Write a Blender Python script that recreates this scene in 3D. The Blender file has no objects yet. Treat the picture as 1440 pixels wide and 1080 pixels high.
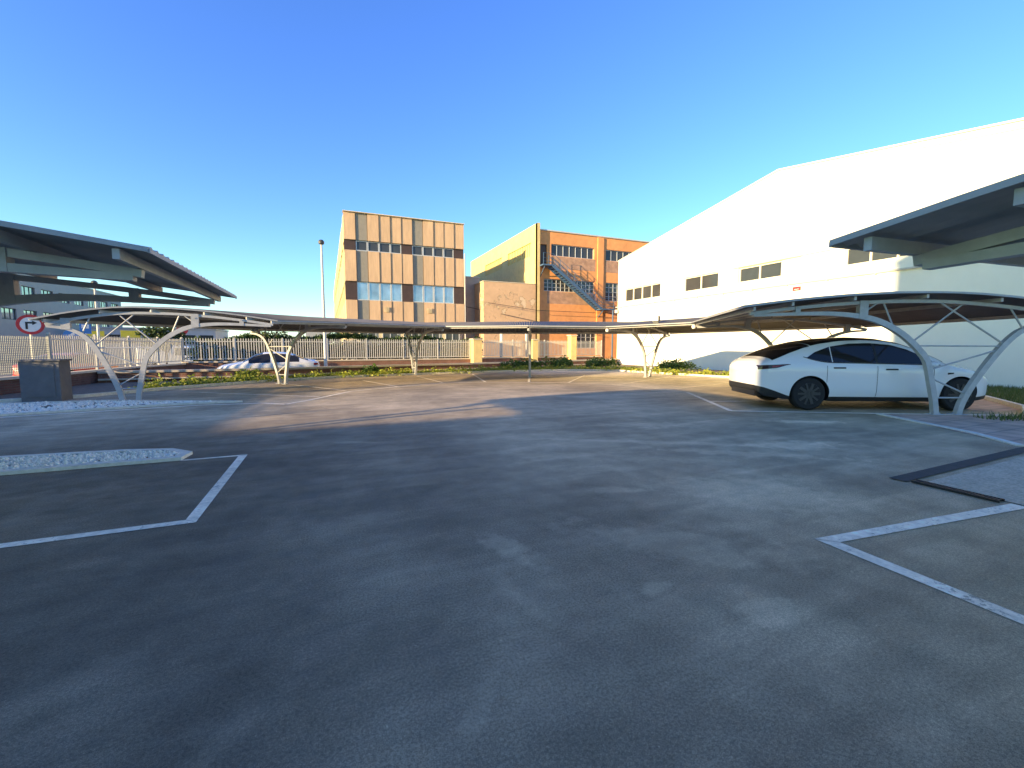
import bpy, bmesh, math, random
from mathutils import Vector, Matrix
random.seed(7)
SC = bpy.context.scene
COL = SC.collection
R = math.radians

# ------------------------------------------------------------------ helpers
class MB:
    """collects geometry (world or local coordinates) for ONE mesh object"""
    def __init__(s): s.v = []; s.f = []; s.m = []
    def add(s, vs, fs, mi=0):
        b = len(s.v); s.v += [tuple(v) for v in vs]
        for f in fs: s.f.append([b+i for i in f]); s.m.append(mi)
        return s
    def box(s, x0, y0, z0, x1, y1, z1, mi=0):
        v = [(x0,y0,z0),(x1,y0,z0),(x1,y1,z0),(x0,y1,z0),(x0,y0,z1),(x1,y0,z1),(x1,y1,z1),(x0,y1,z1)]
        return s.add(v, [(0,3,2,1),(4,5,6,7),(0,1,5,4),(1,2,6,5),(2,3,7,6),(3,0,4,7)], mi)
    def obox(s, c, ux, hx, hy, hz, mi=0, tilt=0):
        """box centred at c, local x axis at angle ux (rad) in plan"""
        ca, sa = math.cos(ux), math.sin(ux); v = []
        for z in (-hz, hz):
            for x, y in ((-hx,-hy),(hx,-hy),(hx,hy),(-hx,hy)):
                v.append((c[0]+x*ca-y*sa, c[1]+x*sa+y*ca, c[2]+z))
        return s.add(v, [(0,3,2,1),(4,5,6,7),(0,1,5,4),(1,2,6,5),(2,3,7,6),(3,0,4,7)], mi)
    def prism(s, poly, z0, z1, mi=0, bottom=True):
        n = len(poly)
        v = [(p[0],p[1],z0) for p in poly] + [(p[0],p[1],z1) for p in poly]
        f = [tuple(range(n,2*n))]
        if bottom: f.append(tuple(range(n-1,-1,-1)))
        f += [(i,(i+1)%n,n+(i+1)%n,n+i) for i in range(n)]
        return s.add(v, f, mi)
    def sheet(s, poly, z, mi=0):
        return s.add([(p[0],p[1],z) for p in poly], [tuple(range(len(poly)))], mi)
    def tube(s, pts, r, n=8, mi=0, rect=None, up=(0,0,1), caps=True):
        """sweep a round (or rect=(half width along side, half height)) section along pts"""
        pts = [Vector(p) for p in pts]; up = Vector(up); rings = []
        for i, p in enumerate(pts):
            d = (pts[min(i+1,len(pts)-1)] - pts[max(i-1,0)]).normalized()
            a = d.cross(up)
            if a.length < 1e-4: a = d.cross(Vector((1,0,0)))
            a.normalize(); b = a.cross(d).normalized()
            if rect:
                w, h = rect
                rings.append([p+a*x*w+b*y*h for x, y in ((-1,-1),(1,-1),(1,1),(-1,1))])
            else:
                rr = r[i] if isinstance(r,(list,tuple)) else r
                rings.append([p+a*math.cos(2*math.pi*k/n)*rr+b*math.sin(2*math.pi*k/n)*rr for k in range(n)])
        k = len(rings[0]); v = [q for rg in rings for q in rg]; f = []
        for i in range(len(rings)-1):
            for j in range(k):
                f.append((i*k+j, i*k+(j+1)%k, (i+1)*k+(j+1)%k, (i+1)*k+j))
        if caps: f += [tuple(range(k-1,-1,-1)), tuple(range((len(rings)-1)*k, len(rings)*k))]
        return s.add(v, f, mi)
    def lathe(s, prof, c, axis='z', n=24, mi=0, cap=True):
        """prof: list of (radius, offset along the axis)"""
        v = []; f = []
        for r, h in prof:
            for k in range(n):
                a = 2*math.pi*k/n; x, y = r*math.cos(a), r*math.sin(a)
                v.append({'z':(c[0]+x,c[1]+y,c[2]+h),'y':(c[0]+x,c[1]+h,c[2]+y),'x':(c[0]+h,c[1]+x,c[2]+y)}[axis])
        for i in range(len(prof)-1):
            for k in range(n):
                f.append((i*n+k, i*n+(k+1)%n, (i+1)*n+(k+1)%n, (i+1)*n+k))
        if cap: f += [tuple(range(n-1,-1,-1)), tuple(range((len(prof)-1)*n, len(prof)*n))]
        return s.add(v, f, mi)

WORLD = {}      # world location of every object built in world coordinates
def put(name, mb, mats, parent=None, smooth=False, local=False):
    """link mb as ONE mesh; world coordinates unless local=True"""
    me = bpy.data.meshes.new(name)
    if local: c = Vector((0,0,0))
    else:
        xs, ys, zs = zip(*mb.v)
        c = Vector(((min(xs)+max(xs))/2, (min(ys)+max(ys))/2, min(zs)))
    me.from_pydata([(x-c.x, y-c.y, z-c.z) for x, y, z in mb.v], [], mb.f)
    if not isinstance(mats, (list, tuple)): mats = [mats]
    for m in mats: me.materials.append(m)
    if len(mats) > 1: me.polygons.foreach_set('material_index', mb.m)
    bm = bmesh.new(); bm.from_mesh(me)
    bmesh.ops.recalc_face_normals(bm, faces=bm.faces[:]) if len(bm.faces) < 40000 and not getattr(mb,'keep',False) else None
    bm.to_mesh(me); bm.free()
    if smooth:
        for p in me.polygons: p.use_smooth = True
        try: me.set_sharp_from_angle(angle=R(38))
        except Exception: pass
    me.update()
    o = bpy.data.objects.new(name, me); COL.objects.link(o)
    WORLD[o] = c
    if parent:
        o.parent = parent; o.location = c - (Vector((0,0,0)) if local else WORLD.get(parent, Vector((0,0,0))))
    else: o.location = c
    return o
def tag(o, label=None, cat=None, group=None, kind=None):
    for k, v in (('label',label),('category',cat),('group',group),('kind',kind)):
        if v: o[k] = v
    return o
def thing(name, label, cat, loc, group=None, rz=0):
    o = bpy.data.objects.new(name, None); COL.objects.link(o)
    o.empty_display_size = .3; o.location = loc; o.rotation_euler = (0,0,rz); WORLD[o] = Vector(loc)
    return tag(o, label, cat, group)
def struct(name, mb, mat): return tag(put(name, mb, mat), kind='structure')

# ------------------------------------------------------------------ materials
def mat(name, col, rough=.7, var=.15, scale=3., bump=0., bscale=40., metal=0., spec=.5, stretch=(1,1,1), var2=0., s2=.4, coat=0.):
    m = bpy.data.materials.new(name); m.use_nodes = True
    nt = m.node_tree; N = nt.nodes; L = nt.links; b = N['Principled BSDF']
    b.inputs['Roughness'].default_value = rough; b.inputs['Metallic'].default_value = metal
    b.inputs['Specular IOR Level'].default_value = spec
    if coat: b.inputs['Coat Weight'].default_value = coat; b.inputs['Coat Roughness'].default_value = .05
    b.inputs['Base Color'].default_value = (*col, 1)
    geo = N.new('ShaderNodeNewGeometry')
    mp = N.new('ShaderNodeMapping'); mp.inputs['Scale'].default_value = stretch
    L.new(geo.outputs['Position'], mp.inputs['Vector'])
    m['pos'] = 1
    out = None
    if var:
        n = N.new('ShaderNodeTexNoise'); n.inputs['Scale'].default_value = scale; n.inputs['Detail'].default_value = 8; n.inputs['Roughness'].default_value = .65
        L.new(mp.outputs[0], n.inputs['Vector'])
        mr = N.new('ShaderNodeMapRange'); mr.inputs[1].default_value = .3; mr.inputs[2].default_value = .7
        mr.inputs[3].default_value = 1-var; mr.inputs[4].default_value = 1+var
        L.new(n.outputs[0], mr.inputs[0]); out = mr.outputs[0]
    if var2:
        n = N.new('ShaderNodeTexNoise'); n.inputs['Scale'].default_value = s2; n.inputs['Detail'].default_value = 5
        L.new(mp.outputs[0], n.inputs['Vector'])
        mr = N.new('ShaderNodeMapRange'); mr.inputs[1].default_value = .3; mr.inputs[2].default_value = .7
        mr.inputs[3].default_value = 1-var2; mr.inputs[4].default_value = 1+var2
        L.new(n.outputs[0], mr.inputs[0])
        if out:
            mu = N.new('ShaderNodeMath'); mu.operation = 'MULTIPLY'; L.new(out, mu.inputs[0]); L.new(mr.outputs[0], mu.inputs[1]); out = mu.outputs[0]
        else: out = mr.outputs[0]
    if out:
        vm = N.new('ShaderNodeVectorMath'); vm.operation = 'SCALE'; vm.inputs[0].default_value = col
        L.new(out, vm.inputs['Scale']); L.new(vm.outputs[0], b.inputs['Base Color'])
    if bump:
        n = N.new('ShaderNodeTexNoise'); n.inputs['Scale'].default_value = bscale; n.inputs['Detail'].default_value = 6
        L.new(geo.outputs['Position'], n.inputs['Vector'])
        bp = N.new('ShaderNodeBump'); bp.inputs['Strength'].default_value = bump; bp.inputs['Distance'].default_value = .02
        L.new(n.outputs[0], bp.inputs['Height']); L.new(bp.outputs[0], b.inputs['Normal'])
    return m
def glass(name, col=(.02,.025,.03), rough=.05, spec=.8):
    return mat(name, col, rough, var=0, spec=spec)

def brickmat(name, c1, c2, mortar, bw, bh, plane='xz', rough=.85, msize=.012):
    """running-bond bricks / pavers in world coordinates"""
    m = mat(name, c1, rough, var=0)
    nt = m.node_tree; N = nt.nodes; L = nt.links; b = N['Principled BSDF']
    geo = N.new('ShaderNodeNewGeometry'); sp = N.new('ShaderNodeSeparateXYZ'); cb = N.new('ShaderNodeCombineXYZ')
    L.new(geo.outputs['Position'], sp.inputs[0])
    L.new(sp.outputs['XYZ'.index(plane[0].upper())], cb.inputs[0]); L.new(sp.outputs['XYZ'.index(plane[1].upper())], cb.inputs[1])
    br = N.new('ShaderNodeTexBrick'); br.inputs['Scale'].default_value = 1
    br.inputs['Brick Width'].default_value = bw; br.inputs['Row Height'].default_value = bh; br.inputs['Mortar Size'].default_value = msize
    br.inputs['Color1'].default_value = (*c1,1); br.inputs['Color2'].default_value = (*c2,1); br.inputs['Mortar'].default_value = (*mortar,1)
    L.new(cb.outputs[0], br.inputs['Vector'])
    n = N.new('ShaderNodeTexNoise'); n.inputs['Scale'].default_value = 2.5; n.inputs['Detail'].default_value = 7
    L.new(geo.outputs['Position'], n.inputs['Vector'])
    mr = N.new('ShaderNodeMapRange'); mr.inputs[1].default_value = .3; mr.inputs[2].default_value = .7; mr.inputs[3].default_value = .75; mr.inputs[4].default_value = 1.2
    L.new(n.outputs[0], mr.inputs[0])
    vm = N.new('ShaderNodeVectorMath'); vm.operation = 'SCALE'
    L.new(br.outputs['Color'], vm.inputs[0]); L.new(mr.outputs[0], vm.inputs['Scale']); L.new(vm.outputs[0], b.inputs['Base Color'])
    bp = N.new('ShaderNodeBump'); bp.inputs['Strength'].default_value = .5; bp.inputs['Distance'].default_value = .01; bp.invert = True
    L.new(br.outputs['Fac'], bp.inputs['Height']); L.new(bp.outputs[0], b.inputs['Normal'])
    return m

def asphalt():
    m = bpy.data.materials.new('asphalt'); m.use_nodes = True
    nt = m.node_tree; N = nt.nodes; L = nt.links; b = N['Principled BSDF']
    b.inputs['Specular IOR Level'].default_value = .35
    geo = N.new('ShaderNodeNewGeometry'); pos = geo.outputs['Position']
    def noise(sc, det=8, rough=.6, stretch=None, dist=0, rot=0):
        n = N.new('ShaderNodeTexNoise'); n.inputs['Scale'].default_value = sc; n.inputs['Detail'].default_value = det
        n.inputs['Roughness'].default_value = rough; n.inputs['Distortion'].default_value = dist
        if stretch:
            mp = N.new('ShaderNodeMapping'); mp.inputs['Scale'].default_value = stretch; mp.inputs['Rotation'].default_value = (0,0,rot)
            L.new(pos, mp.inputs[0]); L.new(mp.outputs[0], n.inputs['Vector'])
        else: L.new(pos, n.inputs['Vector'])
        return n.outputs[0]
    def rng(x, a, b_, c, d):
        r = N.new('ShaderNodeMapRange'); r.interpolation_type = 'SMOOTHSTEP'
        for i, v in enumerate((a,b_,c,d)): r.inputs[i+1].default_value = v
        L.new(x, r.inputs[0]); return r.outputs[0]
    def op(o, a, c):
        q = N.new('ShaderNodeMath'); q.operation = o
        for i, x in enumerate((a,c)):
            if isinstance(x,(int,float)): q.inputs[i].default_value = x
            else: L.new(x, q.inputs[i])
        return q.outputs[0]
    f = rng(noise(.55,6,.6), .3,.72,.74,1.28)
    f = op('MULTIPLY', f, rng(noise(3.2,8,.72), .3,.7,.86,1.14))
    f = op('MULTIPLY', f, rng(noise(1.2,6,.6,(.35,2.2,1),.6,.5), .35,.75,.88,1.22))
    f = op('MULTIPLY', f, rng(noise(75,4,.75), .25,.8,.62,1.45))
    f = op('MULTIPLY', f, rng(noise(260,2,.6), .3,.75,.7,1.4))
    spk = op('ADD', rng(noise(55,2,.5), .70,.77,0,.7), rng(noise(17,3,.6), .72,.76,0,.5))          # pale stones in the binder
    f = op('ADD', f, spk)
    # dust patches and repairs, each where the yard has it
    wob = noise(1.8,5,.6); wob2 = noise(8,6,.7)
    stains = [((1.12,2.72),(.13,.34),.30,.42),((.93,2.2),(.07,.42),.15,.16),((6.1,4.0),(.85,.28),-.35,.45),((8.15,5.25),(.75,.17),-.5,.6),((5.1,3.9),(1.3,.16),-.62,.3),
              ((5.3,6.1),(1.0,.3),-.4,.3),((2.2,2.3),(.9,.3),-.7,.28),((.34,6.66),(.42,.07),-.4,.45),((3.6,2.9),(.9,.5),-.5,.2),
              ((2.1,1.5),(.22,.12),.2,.3),((-1.1,2.2),(.45,.10),.75,.2),((-.5,1.6),(.3,.06),.8,.18),((.5,1.5),(.2,.05),.9,.22),((1.7,1.9),(.12,.06),.2,.3),((2.6,3.4),(.3,.1),-.4,.25),((-2.6,5.2),(.9,.3),.2,.22),((3.1,4.6),(1.4,.25),-.5,.15),((4.3,5.0),(1.9,.12),-.55,.25)]
    for c, r, a, k in stains:
        mp = N.new('ShaderNodeMapping'); mp.vector_type = 'TEXTURE'
        mp.inputs['Location'].default_value = (c[0],c[1],0); mp.inputs['Rotation'].default_value = (0,0,a); mp.inputs['Scale'].default_value = (r[0],r[1],1)
        L.new(pos, mp.inputs[0])
        ln = N.new('ShaderNodeVectorMath'); ln.operation = 'LENGTH'; L.new(mp.outputs[0], ln.inputs[0])
        d = op('ADD', ln.outputs['Value'], op('ADD', op('MULTIPLY', op('SUBTRACT', wob, .5), 2.2), op('MULTIPLY', op('SUBTRACT', wob2, .5), 1.9)))
        f = op('ADD', f, op('MULTIPLY', rng(d, .45, 1.15, k*1.15, 0), rng(noise(14,4,.6), .3,.7,.75,1.1)))
    tint = N.new('ShaderNodeMix'); tint.data_type = 'RGBA'
    tint.inputs[6].default_value = (.178,.138,.088,1); tint.inputs[7].default_value = (.47,.355,.21,1)
    sx1 = N.new('ShaderNodeSeparateXYZ'); L.new(pos, sx1.inputs[0])   # paler towards the ramp: lift of the shaded right side put into the colour
    L.new(rng(op('ADD', sx1.outputs[0], op('MULTIPLY', op('SUBTRACT', noise(.5,5), .5), 5)), -1.5, 4.5, 0, 1), tint.inputs[0])
    # worn, dusty brown towards the far bays, also paled as the sunlit band
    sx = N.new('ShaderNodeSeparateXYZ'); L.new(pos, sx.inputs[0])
    dust_sun = op('ADD', op('MULTIPLY', rng(sx.outputs[1], 6.8, 10.5, 0, 1), .9), op('MULTIPLY', op('SUBTRACT', wob,.5), .8))
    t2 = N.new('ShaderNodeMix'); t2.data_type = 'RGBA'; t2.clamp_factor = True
    L.new(dust_sun, t2.inputs[0]); L.new(tint.outputs[2], t2.inputs[6]); t2.inputs[7].default_value = (.48,.37,.235,1)
    sun_pale = op('MULTIPLY', rng(op('ADD', sx.outputs[0], op('MULTIPLY', op('SUBTRACT', wob, .5), 2.0)), 8.2, 10.6, 0, 1), rng(sx.outputs[1], 9.2, 11.2, 0, 1))  # far right bays paled: low sun and wall bounce put into the colour
    t3 = N.new('ShaderNodeMix'); t3.data_type = 'RGBA'; L.new(sun_pale, t3.inputs[0]); L.new(t2.outputs[2], t3.inputs[6]); t3.inputs[7].default_value = (.60,.50,.36,1); t2 = t3
    vm = N.new('ShaderNodeVectorMath'); vm.operation = 'SCALE'; L.new(t2.outputs[2], vm.inputs[0]); L.new(f, vm.inputs['Scale'])
    L.new(vm.outputs[0], b.inputs['Base Color'])
    L.new(rng(noise(4,4), .3,.7,.68,.9), b.inputs['Roughness'])
    bp = N.new('ShaderNodeBump'); bp.inputs['Strength'].default_value = .35; bp.inputs['Distance'].default_value = .005
    L.new(op('ADD', noise(150,3,.7), op('MULTIPLY', noise(40,3,.6), .8)), bp.inputs['Height']); L.new(bp.outputs[0], b.inputs['Normal'])
    return m

def leafmat(name, c1, c2):
    m = mat(name, c1, .55, var=0, spec=.3)
    nt = m.node_tree; N = nt.nodes; L = nt.links; b = N['Principled BSDF']
    geo = N.new('ShaderNodeNewGeometry'); mx = N.new('ShaderNodeMix'); mx.data_type = 'RGBA'
    mx.inputs[6].default_value = (*c1,1); mx.inputs[7].default_value = (*c2,1)
    L.new(geo.outputs['Random Per Island'], mx.inputs[0]); L.new(mx.outputs[2], b.inputs['Base Color'])
    tr = N.new('ShaderNodeBsdfTranslucent'); L.new(mx.outputs[2], tr.inputs['Color'])
    ms = N.new('ShaderNodeMixShader'); ms.inputs[0].default_value = .3
    L.new(b.outputs[0], ms.inputs[1]); L.new(tr.outputs[0], ms.inputs[2]); L.new(ms.outputs[0], N['Material Output'].inputs['Surface'])
    return m

M = dict(
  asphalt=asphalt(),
  earth=mat('street_asphalt',(.13,.12,.115),.9,.25,.6,.3,30),
  soil=mat('soil',(.17,.125,.085),.95,.35,6,.6,25),
  line=mat('road_paint',(.92,.80,.60),.7,.25,14,.15,90,var2=.16,s2=1.3),
  kerb=mat('kerb_concrete',(.72,.67,.56),.85,.16,12,.2,60),
  pebble=mat('white_pebbles',(.80,.76,.65),.7,.38,30),
  pink=brickmat('pink_pavers',(.58,.39,.28),(.53,.35,.25),(.33,.25,.19),.42,.42,'xy',msize=.015),
  cobble=mat('stone_setts',(.56,.46,.32),.9,.3,22,.8,28,var2=.15,s2=3,stretch=(1,1.6,1)),
  tar=mat('tar_strip',(.06,.055,.048),.9,.3,12,.2,60),
  grate=mat('iron_grate',(.03,.03,.03),.6,.2,20,metal=.4),
  steel=mat('painted_steel',(.43,.435,.44),.42,.12,7,.06,60,var2=.06,s2=1.5),
  bracket=mat('steel_bracket',(.41,.415,.42),.45,.14,12),
  roofsheet=mat('roof_sheet',(.105,.10,.098),.5,.2,2.2,.05,30,var2=.12,s2=.7),  # ring roofs: sheet darkened so its underside reads as shaded
  rooflifted=mat('brightened_roof_sheet',(.42,.415,.41),.5,.2,2.2,.05,30,var2=.12,s2=.7),  # near roofs: same sheet, colour lifted to brighten the shaded undersides
  trim=mat('eave_trim',(.36,.37,.38),.5,.12,6),
  hall=mat('white_render',(.86,.84,.75),.9,.035,1.2,.08,60,var2=.05,s2=.35,stretch=(1,1,.6)),
  coping=mat('coping_metal',(.52,.50,.46),.6,.1,4),
  hallframe=mat('cream_window_frame',(.72,.68,.56),.6,.05,6),
  blind=mat('cream_infill_panel',(.78,.73,.56),.75,.05,3),
  pane=mat('window_glass',(.045,.048,.055),.08,.2,.8,spec=.5),
  officepane=mat('office_glass',(.30,.38,.48),.05,.35,.9,spec=1.,metal=.6),
  tan=mat('tan_concrete_panel',(.50,.345,.225),.88,.1,3.5,.25,45,stretch=(2.5,2.5,.35),var2=.09,s2=.9),
  greypanel=mat('grey_concrete_panel',(.25,.23,.20),.88,.08,3,.15,40),
  tanbase=mat('cream_concrete',(.62,.52,.34),.88,.12,3,.15,40),
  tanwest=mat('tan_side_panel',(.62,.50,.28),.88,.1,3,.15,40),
  brown=mat('brown_infill',(.055,.032,.026),.5,.2,4),
  alu=mat('aluminium_frame',(.55,.56,.57),.4,.08,8,metal=.3),
  orange=mat('orange_render',(.70,.31,.12),.9,.12,2.5,.15,40,var2=.08,s2=.6),
  yellow=mat('yellow_render',(.66,.50,.22),.9,.1,2.5,.15,40,var2=.06,s2=.6),
  pinkbrick=brickmat('pink_brick',(.46,.24,.15),(.40,.20,.13),(.42,.30,.22),.26,.085,'xz'),
  plaster=None,
  greywall=mat('added_grey_render',(.36,.31,.27),.9,.1,2,.15,40),
  office=mat('office_grey_render',(.34,.345,.35),.85,.06,1,.1,20),
  stair=mat('blue_grey_steel',(.06,.12,.22),.5,.15,8),
  fencebar=mat('fence_bar_paint',(.52,.50,.45),.5,.1,9),
  mesh=mat('galvanised_mesh',(.27,.29,.28),.5,.12,9),
  wallbrick=brickmat('red_brown_brick',(.26,.10,.06),(.20,.075,.045),(.2,.14,.11),.25,.075,'xz'),
  wallbrick2=brickmat('dark_brown_brick',(.16,.07,.05),(.12,.05,.035),(.13,.09,.07),.25,.075,'yz'),
  cap=mat('wall_coping',(.55,.47,.36),.85,.14,5,.2,50),
  cabinet=mat('grey_concrete',(.16,.16,.165),.85,.12,5,.2,40),
  carwhite=mat('white_car_paint',(.79,.79,.79),.2,0,spec=.5,coat=.6),
  cargrey=mat('grey_car_paint',(.30,.32,.33),.3,0,coat=.5),
  silverpaint=mat('silver_car_paint',(.52,.53,.54),.3,0,coat=.5),
  carred=mat('red_car_paint',(.50,.03,.025),.3,0,coat=.5),
  cardark=mat('black_plastic',(.018,.018,.019),.55,.1,30),
  carglass=glass('car_glass',(.020,.021,.022),.04,.4),
  roofglass=glass('roof_glass',(.010,.010,.012),.07),
  rubber=mat('tyre_rubber',(.014,.014,.015),.8,.15,40),
  rim=mat('dark_wheel_cover',(.045,.046,.05),.35,.1,20,metal=.2),
  silverrim=mat('silver_rim',(.45,.46,.47),.35,0,metal=.8),
  tail=mat('red_lamp_lens',(.30,.015,.02),.15,0),
  taildark=mat('smoked_lamp_lens',(.035,.012,.015),.12,0),
  lampclear=mat('clear_lamp_lens',(.5,.52,.54),.1,0),
  plate=mat('number_plate',(.68,.68,.66),.5,.05,9),
  red=mat('sign_red',(.55,.03,.035),.5,.06,9), white=mat('sign_white',(.78,.78,.76),.5,.05,9), black=mat('sign_black',(.02,.02,.02),.5,0),
  blue=mat('sign_blue',(.03,.18,.5),.5,.05,9), yellowsign=mat('bright_yellow',(.75,.60,.05),.6,.1,6),
  pole=mat('galvanised_pole',(.58,.58,.56),.5,.1,8), lampbox=mat('dark_lamp_housing',(.06,.065,.07),.5,.1,9),
  cable=mat('black_cable',(.03,.028,.026),.7,0),
  leaf=leafmat('weed_leaf',(.22,.30,.04),(.42,.42,.07)),
  leafdark=leafmat('ivy_leaf',(.022,.05,.016),(.07,.11,.03)),
  leafmid=leafmat('shrub_leaf',(.05,.11,.025),(.12,.19,.04)),
  grass=leafmat('grass_blade',(.07,.12,.03),(.17,.20,.06)),
  bark=mat('bark',(.09,.065,.045),.95,.3,15,.4,40),
  farwall=mat('pale_far_render',(.62,.60,.56),.9,.08,1),
  roofflat=mat('flat_roof_gravel',(.30,.29,.27),.95,.15,2),
)
def worn_paint():
    m = M['line']; nt = m.node_tree; N = nt.nodes; L = nt.links; b = N['Principled BSDF']; old = b.inputs['Base Color'].links[0].from_socket
    geo = N.new('ShaderNodeNewGeometry'); n = N.new('ShaderNodeTexNoise'); n.inputs['Scale'].default_value = 26; n.inputs['Detail'].default_value = 8; n.inputs['Roughness'].default_value = .75
    n2 = N.new('ShaderNodeTexNoise'); n2.inputs['Scale'].default_value = 2.2; n2.inputs['Detail'].default_value = 3
    L.new(geo.outputs['Position'], n.inputs['Vector']); L.new(geo.outputs['Position'], n2.inputs['Vector'])
    a = N.new('ShaderNodeMath'); a.operation = 'MULTIPLY_ADD'; L.new(n2.outputs[0], a.inputs[0]); a.inputs[1].default_value = .45; L.new(n.outputs[0], a.inputs[2])
    r = N.new('ShaderNodeMapRange'); L.new(a.outputs[0], r.inputs[0])
    for i, v in enumerate((.80,.88,0,.8)): r.inputs[i+1].default_value = v
    mx = N.new('ShaderNodeMix'); mx.data_type = 'RGBA'; L.new(r.outputs[0], mx.inputs[0]); L.new(old, mx.inputs[6]); mx.inputs[7].default_value = (.26,.21,.14,1)
    L.new(mx.outputs[2], b.inputs['Base Color'])
worn_paint()
def plastermat():
    m = mat('peeling_plaster',(.56,.37,.235),.92,.1,2.2,.3,18)
    nt = m.node_tree; N = nt.nodes; L = nt.links; b = N['Principled BSDF']; old = b.inputs['Base Color'].links[0].from_socket
    geo = N.new('ShaderNodeNewGeometry'); n = N.new('ShaderNodeTexNoise'); n.inputs['Scale'].default_value = 1.1; n.inputs['Detail'].default_value = 9; n.inputs['Roughness'].default_value = .72
    L.new(geo.outputs['Position'], n.inputs['Vector'])
    sp = N.new('ShaderNodeSeparateXYZ'); L.new(geo.outputs['Position'], sp.inputs[0])
    a = N.new('ShaderNodeMapRange'); L.new(sp.outputs[2], a.inputs[0])          # the flaking runs in a band across the wall
    for i, v in enumerate((3.6,5.2,0,.13)): a.inputs[i+1].default_value = v
    c = N.new('ShaderNodeMapRange'); L.new(sp.outputs[2], c.inputs[0])
    for i, v in enumerate((5.2,7.0,0,-.16)): c.inputs[i+1].default_value = v
    s = N.new('ShaderNodeMath'); L.new(a.outputs[0], s.inputs[0]); L.new(c.outputs[0], s.inputs[1])
    t = N.new('ShaderNodeMath'); L.new(s.outputs[0], t.inputs[0]); L.new(n.outputs[0], t.inputs[1])
    r = N.new('ShaderNodeMapRange'); L.new(t.outputs[0], r.inputs[0])
    for i, v in enumerate((.63,.655,0,1)): r.inputs[i+1].default_value = v
    mx = N.new('ShaderNodeMix'); mx.data_type = 'RGBA'; L.new(r.outputs[0], mx.inputs[0]); L.new(old, mx.inputs[6]); mx.inputs[7].default_value = (.62,.47,.33,1)
    L.new(mx.outputs[2], b.inputs['Base Color'])
    bp = N.new('ShaderNodeBump'); bp.inputs['Strength'].default_value = 1; bp.inputs['Distance'].default_value = -.06
    L.new(r.outputs[0], bp.inputs['Height']); L.new(bp.outputs[0], b.inputs['Normal'])
    return m
M['plaster'] = plastermat()

# ------------------------------------------------------------------ camera, light
cd = bpy.data.cameras.new('camera'); cam = bpy.data.objects.new('camera', cd); COL.objects.link(cam)
cd.sensor_width = 36; cd.lens = 36*611/1440; cd.clip_end = 6000; cd.clip_start = .05
cam.location = (0,0,1.4); cam.rotation_euler = (R(90-4.9576), 0, R(-22.974))
SC.camera = cam
EL, AZ = 10.0, 254.0           # sun elevation; compass bearing (clockwise from +Y)
w = bpy.data.worlds.new('World'); SC.world = w; w.use_nodes = True
nt = w.node_tree; bg = nt.nodes['Background']; sky = nt.nodes.new('ShaderNodeTexSky')
sky.sky_type = 'NISHITA'; sky.sun_disc = False; sky.sun_elevation = R(EL); sky.sun_rotation = R(AZ)
sky.air_density = 1.0; sky.dust_density = .2; sky.ozone_density = 4.0; sky.altitude = 0
hs = nt.nodes.new('ShaderNodeHueSaturation'); hs.inputs['Saturation'].default_value = 1.10; hs.inputs['Hue'].default_value = .518
nt.links.new(sky.outputs[0], hs.inputs['Color']); sc_ = nt.nodes.new('ShaderNodeSeparateColor'); cc_ = nt.nodes.new('ShaderNodeCombineColor'); mn_ = nt.nodes.new('ShaderNodeMath'); mn_.operation = 'MINIMUM'; mn_.inputs[1].default_value = 2.6
nt.links.new(hs.outputs[0], sc_.inputs[0]); nt.links.new(sc_.outputs[0], cc_.inputs[0]); nt.links.new(sc_.outputs[1], cc_.inputs[1]); nt.links.new(sc_.outputs[2], mn_.inputs[0]); nt.links.new(mn_.outputs[0], cc_.inputs[2]); nt.links.new(cc_.outputs[0], bg.inputs['Color']); bg.inputs['Strength'].default_value = .15
sd = bpy.data.lights.new('sun', 'SUN'); sd.energy = 3.7; sd.angle = R(.5); sd.color = (1,.74,.40)
so = bpy.data.objects.new('sun', sd); COL.objects.link(so)
a = R(AZ); e = R(EL)
so.rotation_euler = Vector((math.sin(a)*math.cos(e), math.cos(a)*math.cos(e), math.sin(e))).to_track_quat('Z','Y').to_euler()
so.location = (-30,-6,20)
SC.view_settings.view_transform = 'Standard'; SC.view_settings.look = 'None'; SC.view_settings.gamma = 1
SC.view_settings.exposure = 1.80

# ------------------------------------------------------------------ ground
struct('ground', MB().sheet([(-2500,-2500),(2500,-2500),(2500,2500),(-2500,2500)], -.3), M['earth'])
YARD = [(-9.6,-22),(21.1,-22),(21.1,28.4),(17.5,26.6),(12,25),(7.4,23.8),(.9,22.5),(-1.8,21.8),(-4.4,21.6),(-8.1,21.4),(-8.7,16.9),(-9.4,10)]
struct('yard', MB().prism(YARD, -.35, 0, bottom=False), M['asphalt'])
BED = [(-8.0,14.6),(-6.2,15.6),(-4.9,17.3),(-1.9,19.8),(.5,20.9),(3.1,21.4),(6.1,21.9),(8.6,22.2),(12.9,21.9),(15.1,20.2),(15.7,17.2),(16.5,13.7),(16.9,10.2),(17.4,7.2),(16.0,5.6),(14.2,4.35),(21.08,1.2),(21.08,28.2),(17.5,26.5),(12,24.9),(7.4,23.7),(.9,22.4),(-1.8,21.7),(-4.4,21.5),(-8.0,21.3),(-8.6,16.9)]
struct('planting_bed', MB().sheet(BED, .008), M['soil'])
struct('pavement', MB().sheet([(10.5,5.25),(8.95,2.75),(12.5,2.3),(21.05,-1.5),(21.05,1.1),(14.1,4.3),(13.2,4.0),(12.75,4.28)], .006), M['pink'])
struct('front_strip', MB().sheet([(12.85,4.5),(14.15,4.36),(15.9,5.6),(17.3,7.2),(16.8,9.4),(14.6,8.4)], .005), M['pink'])
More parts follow.
